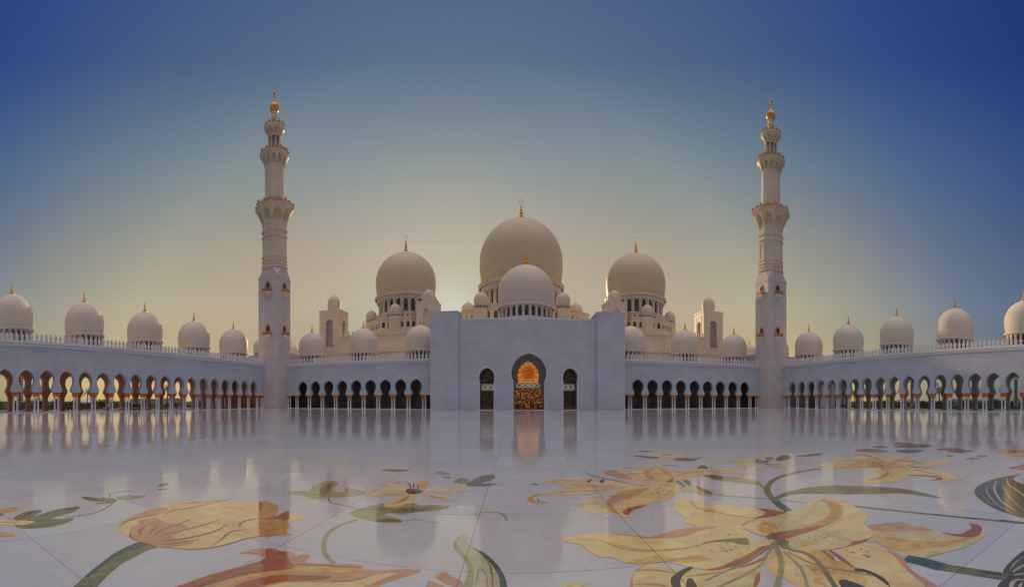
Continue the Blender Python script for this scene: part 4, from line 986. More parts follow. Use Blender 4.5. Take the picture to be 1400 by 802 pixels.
# far left plants
t = Inlay('leaf_inlay', 'three lobed olive leaf inlaid overlapping a cut-off yellow flower', 'floor inlay', (60, 712))
t.poly('leaf', 'olive', 0, 1, [(98,278),(180,225),(310,207),(312,225),(258,255),(330,235),(440,200),(605,180),(600,200),(520,235),(430,258),(392,273),(460,275),(568,268),(520,300),(420,330),(300,345),(180,348),(112,330),(160,318),(272,300),(200,286)], 3)
t.lines('vein', 'leafdark', 1, [(1,[(180,262),(220,235),(300,212)],.10),(1,[(300,250),(440,215),(590,190)],.05),(1,[(200,335),(350,322),(520,290)],.06)])
t = Inlay('flower_inlay', 'cut-off yellow flower petals overlapping the three lobed olive leaf', 'floor inlay', (5, 712))
t.poly('petal', 'yellow', 2, 1, [(-60,284),(60,285),(150,288),(270,296),(200,318),(60,322),(-60,322)], 3)
t.poly('petal', 'amber', 2, 1, [(-60,205),(60,192),(142,182),(146,205),(60,225),(-60,236)], 3)
t.poly('petal', 'amber', 2, 1, [(-60,378),(20,380),(112,398),(60,410),(-60,408)], 3)
t.poly('petal', 'red', 3, 1, [(-40,238),(0,233),(26,240),(0,252),(-40,255)], 3)
t.lines('vein', 'red', 3, [(1,[(-40,300),(80,302),(220,300)],.03)])
t = Inlay('leaf_inlay', 'small feathered olive leaf inlaid beyond the yellow tulip', 'floor inlay', (140, 683))
t.poly('leaf', 'olive', 0, 1, [(628,104),(720,112),(800,130),(778,112),(892,122),(862,155),(720,156),(820,145),(700,135),(640,122)], 3)
t.poly('leaf', 'sage', 0, 1, [(900,110),(980,92),(1030,100),(1122,97),(1030,123),(920,128)], 3)
t.lines('stem', 'olive', 0, [(1,[(862,158),(780,208),(680,240),(500,262)],.035,0),(1,[(845,105),(840,85),(900,70),(1000,62)],.03,0)])
t = Inlay('leaf_inlay', 'tiny olive leaf pair inlaid beyond the feathered leaf', 'floor inlay', (222, 663))
t.poly('leaf', 'olive', 0, 1, [(1210,20),(1250,2),(1292,0),(1270,20),(1215,26)], 4); t.poly('leaf', 'olive', 0, 1, [(1210,46),(1275,44),(1275,50),(1212,51)], 2)

# orange lily, centre right
t = Inlay('lily_inlay', 'orange striped lily with long curled petals inlaid beyond the large pale yellow lily', 'floor inlay', (860, 670))
t.poly('petal', 'peach', 0, 4, [(165,335),(210,315),(330,305),(520,300),(700,320),(880,340),(1010,358),(900,372),(700,388),(500,388),(420,385),(330,362),(270,342)], 3)
t.poly('petal', 'peach', 1, 4, [(58,460),(90,435),(170,414),(270,398),(400,388),(600,384),(820,364),(1020,360),(980,377),(800,397),(650,412),(450,426),(280,431),(170,432),(128,450),(142,474),(210,485),(118,488)], 3)
t.poly('petal', 'peach', 0, 4, [(595,270),(620,250),(700,233),(740,232),(762,220),(830,222),(800,232),(830,250),(880,232),(960,212),(1060,205),(1130,225),(1215,270),(1205,305),(1120,335),(1040,345),(900,330),(780,310),(700,290),(640,282)], 3)
t.poly('petal', 'peach', 1, 4, [(1010,358),(1060,345),(1150,335),(1210,345),(1215,400),(1190,430),(1100,475),(980,500),(900,530),(860,545),(830,580),(862,600),(760,590),(690,545),(660,487),(720,430),(850,385)], 3)
t.poly('petal', 'mottled', 0, 4, [(470,485),(540,450),(640,440),(690,500),(700,545),(650,572),(520,562)], 3)  # pale floor reflection put into this petal's shape and colour
t.poly('petal', 'peach', 0, 6, [(-30,240),(60,220),(180,207),(320,205),(440,215),(522,235),(515,246),(420,236),(300,232),(180,247),(100,276),(-30,272)], 3)
t.poly('petal', 'cream', 0, 6, [(-30,292),(40,282),(110,285),(160,320),(275,368),(255,382),(200,382),(80,358),(-30,372)], 3)
t.poly('fold', 'salmon', 2, 4, [(643,252),(730,235),(800,268),(872,310),(805,306),(680,280)], 3)
t.poly('fold', 'salmon', 2, 4, [(948,250),(1045,220),(1000,258),(1045,312),(985,300)], 3)
t.poly('fold', 'ochre', 2, 4, [(668,482),(720,430),(850,390),(995,376),(900,432),(760,480),(715,520),(770,582),(690,545)], 3)
t.poly('fold', 'ochre', 2, 4, [(60,460),(90,436),(170,416),(140,432),(110,450),(118,475),(145,486),(110,487)], 3)
t.poly('fold', 'red', 2, 4, [(790,562),(830,530),(980,505),(880,540),(828,582)], 3)
t.poly('fold', 'red', 2, 6, [(5,262),(0,285),(-20,294),(-45,290),(-20,280)], 2)
t.lines('vein', 'ochre', 3, [(4,[(180,325),(330,318),(520,320)],.09),(4,[(200,425),(400,402),(600,395),(760,386)],.09),(4,[(420,350),(700,365),(1000,362)],.06),(4,[(680,440),(820,410),(980,380)],.06),(4,[(1060,215),(1130,260),(1190,300)],.12),(6,[(20,250),(120,228),(300,218),(420,222)],.10)])
t.lines('vein', 'slate', 4, [(4,[(490,250),(560,280),(700,310),(860,345),(1020,362)],.05),(4,[(660,275),(760,272),(820,275),(880,265),(950,268)],.05),(4,[(780,228),(830,218),(880,226)],.05),(4,[(95,352),(120,342),(150,352)],.08),(4,[(1095,208),(1140,200),(1225,208)],.08),(4,[(140,455),(150,478),(220,486)],.04)])
t.poly('anther', 'maroon', 5, 4, [(515,322),(555,305),(548,325),(525,328)], 2); t.poly('anther', 'maroon', 5, 4, [(610,318),(650,310),(640,340),(622,332)], 2)
t.dots('spot', 'brown', 3, 4, [(1015,415),(1060,412),(1050,380),(1105,388),(1150,402),(1075,375),(1120,430)], .03)
t.poly('stripe', 'teal', 3, 6, [(20,290),(45,288),(80,318),(72,326)], 2); t.poly('stripe', 'teal', 3, 6, [(70,284),(105,282),(122,315),(100,316)], 2)
t.poly('stripe', 'teal', 3, 6, [(155,322),(200,336),(270,365),(240,372),(190,352)], 3)
t.poly('stripe', 'ochre', 3, 6, [(150,352),(190,362),(245,374),(275,372),(255,383),(200,380)], 2)

# branching stem with long leaves
t = Inlay('stem_inlay', 'branching olive stem with two long leaves inlaid behind the large lily', 'floor inlay', (1060, 680))
t.lines('stem', 'olive', 1, [(6,[(1000,205),(958,208),(860,225),(760,250),(680,285),(645,335),(660,385),(710,432)],.17,0)])
t.lines('stem', 'teal', 1, [(6,[(700,425),(740,458),(800,500)],.20,0)])
t.lines('stem', 'sage', 0, [(6,[(275,378),(420,392),(640,408),(908,434)],.07,0),(6,[(575,285),(600,315),(640,345)],.10,0),(4,[(1380,395),(1440,420),(1500,450)],.02,0)])
t.lines('stem', 'olive', 0, [(8,[(-20,372),(70,385),(300,410),(600,440),(980,476)],.10,0)])
t.lines('stem', 'teal', 1, [(8,[(820,458),(900,466),(980,475)],.09,0),(8,[(480,428),(600,440),(700,450)],.05,0)])
t.poly('leaf', 'olive', 2, 6, [(690,402),(760,368),(880,338),(1010,321),(1150,316),(8,0,279),(8,150,283),(8,300,292),(8,400,310),(8,522,343),(8,430,332),(8,300,318),(8,150,321),(8,0,323),(1250,373),(1100,374),(880,372),(780,387),(712,412)], 3)
t.poly('leaf', 'sage', 2, 6, [(208,247),(330,250),(450,262),(580,285),(587,310),(480,300),(340,285),(260,270)], 3)
t.poly('leaf', 'leafdark', 3, 6, [(208,247),(330,250),(335,278),(280,272)], 2)
t.lines('vein', 'leafdark', 3, [(6,[(800,375),(1000,345),(1150,345),(8,100,300),(8,300,305),(8,480,335)],.05)])
t = Inlay('bud_inlay', 'small dark bud inlaid above the orange striped lily', 'floor inlay', (962, 639))
t.poly('bud', 'slate', 0, 6, [(168,202),(182,184),(205,178),(232,186),(238,205),(200,202)], 3); t.lines('vein', 'olive', 1, [(6,[(175,200),(205,192),(232,190)],.08)])

# yellow lily, upper right
t = Inlay('lily_inlay', 'yellow lily with curled petals inlaid beyond the long olive leaf', 'floor inlay', (1200, 637))
t.poly('petal', 'yellow', 0, 8, [(-80,135),(0,134),(80,130),(100,122),(68,112),(150,118),(210,124),(280,120),(372,125),(350,145),(420,150),(500,148),(562,140),(570,155),(520,170),(440,178),(340,185),(420,195),(500,205),(580,222),(600,240),(570,255),(530,254),(520,236),(430,222),(342,225),(335,245),(250,260),(180,264),(88,258),(160,235),(190,215),(130,197),(0,190),(-100,185),(-150,172),(-60,160),(-40,150)], 2)
t.poly('fold', 'amber', 1, 8, [(0,165),(60,160),(150,140),(230,150),(290,165),(340,185),(260,192),(170,190),(60,182)], 3)
t.poly('fold', 'red', 2, 8, [(330,226),(430,222),(510,235),(522,247),(455,252),(500,240),(430,230)], 2)
t.lines('vein', 'ochre', 2, [(8,[(-60,140),(60,150),(160,165)],.10),(8,[(90,115),(160,130),(220,150)],.2),(8,[(360,130),(300,150),(250,165)],.2),(8,[(320,190),(420,205),(540,235)],.12),(8,[(130,255),(210,235),(250,205)],.2),(8,[(-60,178),(60,185),(180,185)],.12)])
t.lines('vein', 'maroon', 3, [(8,[(305,155),(360,152),(420,158)],.15),(8,[(330,170),(400,185),(490,186)],.08),(8,[(360,165),(430,165)],.08)])
t.lines('stamen', 'brown', 3, [(8,[(140 + 12 * k, 150),(142 + 12 * k, 175),(140 + 12 * k, 190)],.05) for k in range(7)])

# distant blossoms
t = Inlay('flower_inlay', 'pale yellow starry flower inlaid beyond the branching olive stem', 'floor inlay', (1045, 632))
for p_ in ([(390,150),(480,134),(575,140),(560,152)], [(400,175),(480,160),(575,155),(560,175),(480,181)], [(505,202),(560,185),(612,176),(570,206)], [(640,165),(760,160),(840,175),(760,180)], [(650,180),(740,182),(820,195),(740,198)]): t.poly('petal', 'yellow', 0, 6, p_, 3)
t.lines('vein', 'salmon', 1, [(6,[(620,170),(700,174),(822,172)],.15),(6,[(640,178),(700,186),(785,194)],.15),(6,[(620,168),(650,145),(690,134)],.3)])
t.lines('stamen', 'brown', 2, [(6,[(568 + 14*k, 168),(572 + 14*k, 150),(566 + 15*k, 130 + 5*k)],.07) for k in range(6)])
t.poly('leaf', 'slate', 1, 6, [(634,130),(660,124),(690,130),(650,140)], 3); t.poly('leaf', 'leafdark', 1, 6, [(706,130),(750,110),(805,118),(790,135),(720,150)], 3); t.poly('leaf', 'olive', 0, 6, [(840,118),(950,100),(1032,98),(950,118)], 3)
t = Inlay('flower_inlay', 'thin yellow flower with dark leaves inlaid farthest out, beyond the orange striped lily', 'floor inlay', (910, 622))
t.poly('petal', 'yellow', 0, 4, [(960,130),(1080,95),(1150,110),(1250,98),(1240,115),(1380,132),(1250,140),(1070,146)], 3)
t.lines('vein', 'salmon', 1, [(4,[(1090,115),(1130,122),(1180,115)],.3)])
for p_ in ([(870,128),(950,128),(1065,138),(1050,148),(990,145)], [(1175,152),(1260,145),(1340,150),(1415,132),(1340,162),(1250,167)], [(905,92),(960,90),(1015,94),(960,97)]): t.poly('leaf', 'slate', 1, 4, p_, 3)
def blossom(lab, c, items):
    t = Inlay('flower_inlay', lab, 'floor inlay', c)
    for nm, m_, lay, pts in items: t.poly(nm, m_, lay, 8, pts, 3)
blossom('flat red blossom with one dark leaf beside the two dark oval pads', (1192, 615), [('petal', 'red', 0, [(68,96),(120,88),(185,90),(248,101),(160,107)]), ('leaf', 'slate', 0, [(158,78),(200,74),(242,79),(200,84)])])
blossom('red blossom over two dark oval pads in the floor', (1240, 610), [('petal', 'red', 1, [(268,64),(310,55),(382,62),(400,68),(330,72)]), ('leaf', 'slate', 0, [(272,76),(400,64),(472,73),(400,84),(320,82)]), ('leaf', 'slate', 0, [(278,98),(360,90),(432,99),(350,111)])])
blossom('red blossom overlapping a single dark oval pad in the floor', (1305, 614), [('petal', 'red', 1, [(492,91),(560,82),(600,84),(640,92),(580,98)]), ('leaf', 'slate', 0, [(545,100),(620,90),(682,100),(610,110)])])
blossom('orange blossom cut off by the picture edge beyond the dark striped leaf', (1385, 618), [('petal', 'amber', 0, [(798,100),(840,90),(900,90),(990,86),(1010,126),(900,127),(840,116)]), ('petal', 'red', 1, [(850,98),(920,96),(960,104),(900,110)])])
blossom('small red blossom between the orange blossom and the dark striped leaf', (1390, 639), [('petal', 'red', 0, [(868,188),(910,178),(950,165),(990,170),(990,198),(930,194)]), ('petal', 'cream', 1, [(890,187),(930,182),(960,186),(920,191)])])
t = Inlay('leaf_inlay', 'scattered olive slivers inlaid between the far blossoms', 'floor inlay', (1330, 624))
for p_ in ([(540,122),(560,120),(582,126),(560,129)], [(640,140),(690,134),(722,138),(680,144)], [(700,126),(730,122),(762,128),(730,132)]): t.poly('leaf', 'olive', 0, 8, p_, 2)

# two big dark leaves at the right edge
t = Inlay('leaf_inlay', 'large dark striped leaf with a curled tip, farther of the two', 'floor inlay', (1385, 680))
t.poly('leaf', 'leafdark', 1, 8, [(688,312),(710,280),(770,250),(850,232),(930,221),(908,228),(890,240),(905,258),(946,274),(1010,300),(1060,350),(1060,430),(1000,452),(946,446),(900,435),(800,400),(722,352)], 3)
t.lines('stripe', 'cream', 2, [(8,[(805,252),(793,300),(830,360),(905,412)],.075),(8,[(858,240),(868,275),(920,310),(990,370)],.07)])
t.lines('stripe', 'sage', 2, [(8,[(755,275),(755,315),(800,370),(880,418)],.05),(8,[(832,262),(845,300),(890,360),(960,420)],.05),(8,[(720,320),(780,375),(860,408)],.03)])
t = Inlay('leaf_inlay', 'large dark striped leaf on a thick teal stem, nearer of the two', 'floor inlay', (1390, 790))
t.poly('leaf', 'leafdark', 1, 8, [(836,735),(850,700),(900,650),(950,612),(1010,592),(1060,640),(1060,850),(815,850),(822,780),(850,765)], 3)
t.lines('stripe', 'cream', 2, [(8,[(885,730),(920,705),(990,670)],.05),(8,[(890,742),(940,735),(1000,725)],.05),(8,[(960,765),(900,770),(880,800),(890,840)],.06),(8,[(940,775),(925,800),(925,830)],.04)])
t.lines('stripe', 'sage', 2, [(8,[(870,720),(905,675),(960,635)],.04)])
t.lines('stem', 'olive', 2, [(8,[(480,695),(560,706),(700,728),(860,752)],.21,0)])
t.lines('stem', 'teal', 2, [(8,[(330,655),(420,672),(520,700)],.25,0)])
t.lines('stem', 'teal', 3, [(8,[(700,720),(780,732),(855,743)],.08)])

# the large lily
t = Inlay('lily_inlay', 'large pale yellow lily with maroon anthers filling the near floor', 'floor inlay', (1060, 745))
t.poly('petal', 'yellow', 1, 5, [(45,260),(140,240),(260,222),(420,217),(620,236),(720,245),(800,226),(900,190),(1050,170),(1250,165),(7,233,304),(7,320,330),(7,318,400),(7,520,395),(7,470,462),(7,380,522),(7,200,592),(7,0,634),(1100,490),(1000,475),(880,440),(800,438),(640,452),(540,446),(500,430),(430,405),(330,395),(250,352),(190,302),(100,290)], 2)
t.poly('petal', 'yellow', 0, 6, [(5,455),(30,415),(110,402),(150,430),(300,450),(440,460),(620,475),(760,488),(700,520),(600,545),(540,562),(480,590),(460,660),(250,650),(150,590),(80,577),(90,540),(30,500)], 2)
t.poly('petal', 'mottled', 2, 7, [(520,207),(650,162),(760,142),(800,92),(880,62),(960,62),(1080,85),(1160,130),(1240,172),(1266,200),(1250,240),(1232,272),(1285,310),(1297,345),(1270,390),(1150,440),(1000,470),(800,482),(640,472),(600,430),(560,400),(450,375),(330,335),(278,292),(300,258),(380,226)], 2)
t.poly('petal', 'mottled', 1, 8, [(110,490),(200,480),(290,470),(370,486),(440,490),(510,520),(600,530),(652,512),(675,497),(660,475),(702,480),(728,496),(747,530),(720,560),(660,590),(580,615),(500,636),(420,655),(340,652),(260,612),(180,572),(110,560)], 2)
t.poly('petal', 'yellow', 1, 8, [(0,600),(100,578),(180,588),(250,618),(320,660),(362,720),(430,762),(500,800),(520,850),(150,860),(60,720),(0,650)], 3)
t.poly('petal', 'peach', 0, 7, [(455,560),(490,500),(620,470),(900,480),(980,560),(1150,610),(1400,770),(1450,860),(720,860),(690,770),(600,705),(470,645)], 3)
t.poly('petal', 'mottled', 1, 7, [(-60,690),(120,650),(280,600),(430,530),(490,490),(502,540),(420,610),(402,660),(404,715),(362,770),(330,860),(-130,860),(-120,760)], 3)
t.poly('petal', 'yellow', 0, 5, [(570,760),(573,640),(580,560),(612,507),(690,465),(800,470),(900,490),(1000,500),(1180,500),(1330,470),(1300,600),(1150,760)], 3)
t.poly('fold', 'yellow', 3, 7, [(760,142),(800,92),(880,64),(960,64),(1080,87),(1160,132),(1240,174),(1262,200),(1248,240),(1228,272),(1283,312),(1293,345),(1268,388),(1150,405),(1040,340),(980,300),(1060,200),(1040,120),(960,86),(880,80),(830,110),(790,170),(690,200),(640,180)], 3)
t.poly('fold', 'ochre', 4, 7, [(880,75),(960,84),(1040,118),(1062,170),(1020,232),(900,292),(750,342),(620,382),(540,396),(500,382),(570,345),(720,308),(850,258),(940,208),(966,160),(930,108)], 3)
t.poly('fold', 'red', 5, 7, [(498,388),(560,358),(700,318),(800,294),(905,282),(965,264),(885,300),(740,350),(620,388),(560,396)], 3)
t.poly('fold', 'olive', 5, 7, [(450,365),(520,340),(600,330),(720,305),(640,336),(560,355),(510,385),(460,388)], 3)
t.poly('fold', 'salmon', 2, 5, [(430,218),(530,226),(620,237),(720,245),(800,228),(900,195),(1050,172),(1240,168),(1090,203),(1050,222),(960,248),(850,255),(700,258),(600,242),(500,232)], 3)
t.poly('fold', 'red', 3, 7, [(-10,628),(80,612),(200,560),(330,500),(400,456),(485,440),(470,466),(380,526),(230,592),(80,636),(-10,638)], 3)
t.poly('fold', 'red', 3, 7, [(225,615),(330,580),(420,540),(445,510),(440,545),(380,580),(300,608)], 3)
t.poly('fold', 'red', 3, 7, [(365,690),(382,665),(402,660),(402,715),(385,750),(352,775)], 3)
t.poly('fold', 'red', 3, 7, [(380,148),(480,153),(610,180),(545,198),(500,212),(420,222),(345,226),(420,204),(442,172)], 3)
t.poly('fold', 'red', 3, 8, [(515,521),(610,530),(655,512),(677,496),(660,474),(702,480),(728,498),(722,528),(690,543),(640,547),(580,540)], 3)
t.poly('fold', 'red', 4, 7, [(1110,440),(1140,412),(1200,402),(1285,380),(1260,398),(1190,428),(1100,452),(1000,470),(1060,455)], 3)
t.poly('fold', 'salmon', 2, 8, [(225,606),(320,655),(365,716),(440,764),(500,800),(520,850),(440,830),(430,792),(370,745),(318,695),(270,640)], 3)
t.poly('fold', 'amber', 2, 8, [(150,547),(260,545),(400,570),(520,575),(640,547),(690,548),(560,592),(430,602),(330,622),(255,605),(180,572)], 3)
t.poly('fold', 'salmon', 2, 8, [(130,490),(200,483),(290,475),(370,490),(440,498),(480,515),(400,512),(280,518),(180,512)], 3)
t.poly('fold', 'amber', 1, 7, [(760,592),(830,603),(880,560),(800,500),(840,482),(980,488),(1000,560),(1080,570),(1180,620),(1230,690),(1262,770),(1180,750),(1080,720),(1000,715),(930,705),(850,720),(830,660)], 3)
t.poly('fold', 'amber', 1, 7, [(830,705),(870,720),(950,765),(1010,820),(900,760),(850,745)], 2)
t.poly('fold', 'amber', 2, 5, [(520,440),(640,412),(770,388),(900,405),(1080,395),(1200,415),(1080,438),(960,440),(820,432),(650,450)], 3)
t.poly('fold', 'amber', 3, 7, [(380,290),(440,250),(520,280),(560,320),(575,335),(510,345),(420,335)], 3)
t.poly('fold', 'red', 3, 7, [(890,485),(925,487),(1005,558),(985,556)], 2); t.poly('fold', 'red', 3, 7, [(950,482),(980,482),(1080,550),(1152,615),(1130,610),(1050,560)], 2)
t.poly('fold', 'salmon', 2, 5, [(690,465),(640,488),(600,530),(588,590),(590,700),(570,700),(568,620),(580,555),(612,505),(650,475)], 3)
t.lines('vein', 'ochre', 3, [(5,[(180,265),(340,275),(480,325),(620,352),(800,352),(1000,332),(1180,287),(1280,266),(1400,268)],.05),(5,[(430,290),(540,325),(640,342),(800,346),(980,330)],.03),(6,[(110,415),(160,465),(240,490),(400,520),(570,545)],.05),(6,[(210,485),(240,492),(275,488)],.12),
   (5,[(600,500),(760,500),(920,522)],.05),(5,[(600,612),(760,610),(900,640)],.06),(5,[(1000,550),(1150,530),(1300,512)],.05),(8,[(150,545),(300,555),(420,572),(560,570),(680,550)],.03)])
t.lines('vein', 'brown', 3, [(8,[(130,487),(200,481),(290,470),(370,484)],.03),(7,[(250,288),(300,258),(380,228)],.035),(7,[(230,304),(300,318),(330,335)],.03)])
t.poly('filament', 'olive', 4, 7, [(130,392),(200,385),(300,384),(315,432),(240,432),(180,415),(60,412),(-40,425),(-40,415)], 2)
t.poly('filament', 'olive', 6, 7, [(515,408),(570,392),(625,405),(632,432),(620,460),(600,470),(560,440)], 3)
t.lines('filament', 'sage', 6, [(7,[(515,410),(545,480),(572,560),(568,660),(520,840)],.085,0),(7,[(590,490),(670,560),(740,640),(790,800)],.042,0),(7,[(505,440),(440,540),(390,610),(250,690),(40,790)],.05,0),(7,[(505,425),(420,490),(300,570),(120,650),(-30,720)],.035,0),(7,[(620,490),(760,560),(900,610),(1080,640),(1300,682)],.035,0)])
t.lines('filament', 'olive', 6, [(7,[(590,430),(650,475),(760,500),(850,560),(930,660),(1020,800)],.07,0)])
t.poly('anther', 'maroon', 7, 7, [(1158,632),(1190,626),(1230,632),(1300,655),(1400,710),(1440,770),(1400,745),(1310,685),(1220,652),(1165,645)], 3)
t.poly('anther', 'maroon', 7, 7, [(1030,727),(1080,716),(1200,755),(1300,800),(1340,850),(1120,850),(1050,768)], 3)
t.poly('anther', 'maroon', 7, 5, [(1052,476),(1000,484),(930,520),(885,560),(880,600),(900,640),(960,645),(950,595),(972,540),(1012,510)], 3)
t.poly('anther', 'maroon', 7, 5, [(1003,578),(1035,565),(1060,588),(1078,645),(1000,660)], 3)
t.dots('spot', 'red', 4, 7, [(465,262),(520,272),(555,265),(570,288),(480,298),(420,300),(400,322),(425,325),(690,435),(740,415),(785,418),(840,392),(795,375),(860,352),(920,380),(715,382),(760,440),(950,365),(95,460),(140,490),(180,472),(210,452),(310,462),(295,485),(140,425),(155,355),(210,355),(20,485)], .014)
t.dots('spot', 'red', 4, 8, [(30,615),(62,626),(102,608),(135,620),(140,648),(120,640)], .022)
t.dots('spot', 'red', 4, 5, [(1290,350),(1310,355),(1340,345),(1380,320),(1330,230),(1270,330)], .016)
t = Inlay('petal_inlay', 'lone yellow petal tip inlaid beside the large pale yellow lily', 'floor inlay', (785, 800))
t.poly('petal', 'yellow', 0, 5, [(20,640),(90,606),(200,595),(268,600),(200,620),(120,650),(60,680)], 3); t.lines('vein', 'ochre', 1, [(5,[(60,640),(140,612),(240,602)],.02)])

# ------------------------------------------------------------------ gardens, trees, distant blocks
rnd = random.Random(11)
def leaf_cloud(mb, c, rad, n, size, flat=1.0):
    for _ in range(n):
        while True:
            p = Vector((rnd.uniform(-1,1), rnd.uniform(-1,1), rnd.uniform(-1,1)))
            if .25 < p.length < 1: break
        p = Vector((c[0] + p.x * rad[0], c[1] + p.y * rad[1], c[2] + p.z * rad[2]))
        u = Vector((rnd.gauss(0,1), rnd.gauss(0,1), rnd.gauss(0,.6))).normalized(); v = u.cross(Vector((rnd.gauss(0,1), rnd.gauss(0,1), rnd.gauss(0,1)))).normalized()
        s = size * rnd.uniform(.6, 1.3)
        mb.add([p - u*s, p + v*s*.45, p + u*s, p - v*s*.45], [(0,1,2,3)])
def tree_meshes(hh, seed):
    rnd.seed(seed); tm = MB(); cm = MB()
    tm.tube([(0,0,0),(.06*hh*.3,0,hh*.25),(0,.04*hh*.3,hh*.5),(.02,0,hh*.8)], [hh*.035,hh*.028,hh*.02,hh*.008], 7)
    for k in range(7):
        a = k * 2.4; b = hh * (.3 + .07 * k); ln = hh * rnd.uniform(.16,.28)
        e = (ln*cos(a), ln*sin(a), b + ln*.7); tm.tube([(0,0,b),(e[0]*.5,e[1]*.5,b+ln*.28),e], [hh*.014,hh*.01,hh*.004], 5)
        leaf_cloud(cm, e, (hh*.17*rnd.uniform(.7,1.2),hh*.17*rnd.uniform(.7,1.2),hh*.12), 170, hh*.03)
    leaf_cloud(cm, (0,0,hh*.82), (hh*.18,hh*.18,hh*.15), 240, hh*.03)
    return tm.mesh('trunk','bark'), cm.mesh('crown','leaf')
def palm_meshes(hh, seed):
    rnd.seed(seed); tm = MB(); cm = MB()
    n = 9; tm.tube([(.05*hh*sin(k/n*1.2), 0, hh*k/n) for k in range(n+1)], [hh*.034*(1.15 if k%2 else 1)*(1-.35*k/n) for k in range(n+1)], 8)
    top = Vector((.05*hh*sin(1.2),0,hh))
    for k in range(26):
        a = k*2.399; el = rnd.uniform(-.35,1.15); L = hh*rnd.uniform(.36,.46); pts = []
        for j in range(9):
            t = j/8; r = L*t*cos(el)*(1-.12*t); z = L*(t*sin(el) - .55*t*t*cos(el)); pts.append(top + Vector((r*cos(a), r*sin(a), z)))
        for j in range(8):
            d = (pts[j+1]-pts[j]); sd_ = Vector((-sin(a),cos(a),0)); wl = L*.20*sin(pi*(.12+.8*j/8))
            for s in (-1,1):
                for q in (0,.5):
                    b = pts[j]+d*q; tip = b + sd_*s*wl + d*.9 + Vector((0,0,-wl*.35)); cm.add([b, b+d*.3, tip], [(0,1,2)])
    return tm.mesh('trunk','bark'), cm.mesh('crown','palm')
ORD = 'first second third fourth fifth sixth seventh eighth ninth tenth'.split()
TR = [tree_meshes(5.0, 3), tree_meshes(6.2, 9)]; PL = [palm_meshes(6.5, 4), palm_meshes(8.0, 8)]
def at_side(pxx, xs_):                                   # point on the garden line x = xs_ seen at that bearing
    a = (pxx - XC) / F; return (xs_, xs_ / tan(a))
def plant(kind, ms, label, cat, p, s, rz, group):
    r = thing(kind, label, cat, (p[0], p[1], -.19), rz, group); r.scale = (s, s, s)
    obj('trunk', ms[0], r); obj('crown', ms[1], r)
for i, (q, xs_, s, w_) in enumerate([(119, -104, .78, 'beside the white pointed canopy'), (228, -110, .95, 'seen just before the low sandy garden buildings'), (58, -112, .8, 'nearest the slim slab block behind the visitors arcade')]):
    plant('palm_tree', PL[i % 2], 'date palm in the garden, ' + w_, 'palm tree', at_side(q, xs_), s, i * 1.3, 'palms beyond the arcades')
for i, (q, xs_, s, w_) in enumerate([(1124, 112, 1.0, 'first from the minaret'), (1137, 118, 1.15, 'tall one, second from the minaret'), (1152, 113, 1.2, 'broad crown, third from the minaret'), (1168, 120, .85, 'shorter, fourth from the minaret'), (1285, 112, .85, 'alone between the dotted slab blocks')]):
    plant('palm_tree', PL[(i + 1) % 2], 'date palm behind the arcade without visitors, ' + w_, 'palm tree', at_side(q, xs_), s, i * 2.1, 'palms beyond the arcades')
for i, q in enumerate((30, 78, 101, 140, 173, 197, 272, 283, 300, 314)):
    plant('garden_tree', TR[i % 2], '%s small bushy tree from the far end of the garden behind the visitors arcade' % ORD[9 - i], 'tree', at_side(q, -108 - 5 * (i % 3)), .42 + .12 * ((i * 7) % 4) / 3, i, 'bushy garden trees, visitors side')
for i, q in enumerate((1109, 1180, 1196, 1213, 1232, 1262, 1300, 1322, 1345, 1362)):
    plant('garden_tree', TR[i % 2], '%s small bushy tree from the minaret, behind the arcade without visitors' % ORD[i], 'tree', at_side(q, 116 + 5 * (i % 3)), .42 + .14 * ((i * 5) % 4) / 3, i * 1.7, 'bushy garden trees, dotted block side')
rnd.seed(5)
hm = MB()
for k in range(46): leaf_cloud(hm, (rnd.uniform(-.5,.5), -4.6 + .2*k, .62), (.75,.5,.7), 34, .13)
HM = hm.mesh('hedge', 'hedge')
for sx, x0, n_, side in ((-1, -101, 9, 'left'), (1, 108, 9, 'right')):
    for k in range(n_):
        o = obj('hedge', HM, None, (x0 + sx * (k % 2) * 1.5, 18 + 10.2 * k, -.12), pi * (k % 2)); o.scale = (1, 1, 1.05 + .25 * ((k * 3) % 4) / 3)
        tag(o, '%s low clipped hedge from the minaret, behind the arcade %s visitors' % (ORD[n_ - 1 - k], 'with' if sx < 0 else 'without'), 'hedge', 'hedges behind the arcade %s visitors' % ('with' if sx < 0 else 'without'))
for sx, x0, ya, yb, nm in ((-1, -140, 5, 125, 'with'), (1, 150, 5, 125, 'without')):
    mb = MB(); rnd.seed(31 + sx)
    for k in range(70):
        y = ya + (yb - ya) * (k + rnd.random()) / 70; hh_ = rnd.uniform(1.6, 3.4)
        leaf_cloud(mb, (x0 + rnd.uniform(-6, 6), y, hh_ * .5), (2.2, 1.7, hh_ * .62), 90, .42)
    o = mb.build('tree_belt', 'leaf', None)
    tag(o, 'dark far belt of shrubs closing the garden behind the arcade %s visitors' % nm, 'shrubs', kind='stuff')
def slab_block(label, p, w_, d_, hh, rz, nh):
    r = thing('slab_block', label, 'building', (p[0], p[1], -.15), rz, 'dotted slab blocks in the distance')
    MB().box(-w_/2, w_/2, 0, d_, 0, hh).box(-w_/2 - .1, w_/2 + .1, -.1, d_ + .1, hh + .002, hh + .25).build('wall', 'concrete', r)
    for k in range(nh):
        zc = hh * (.12 + .8 * (k + .5) / nh); rr = .40
        MB().poly([(rr*cos(2*pi*j/14), zc + rr*sin(2*pi*j/14)) for j in range(14)], ident, -.06, -.002).build('round_window', 'dark', r)
def faced(q, xs_):
    p = at_side(q, xs_); return p, -atan2(p[0], p[1])
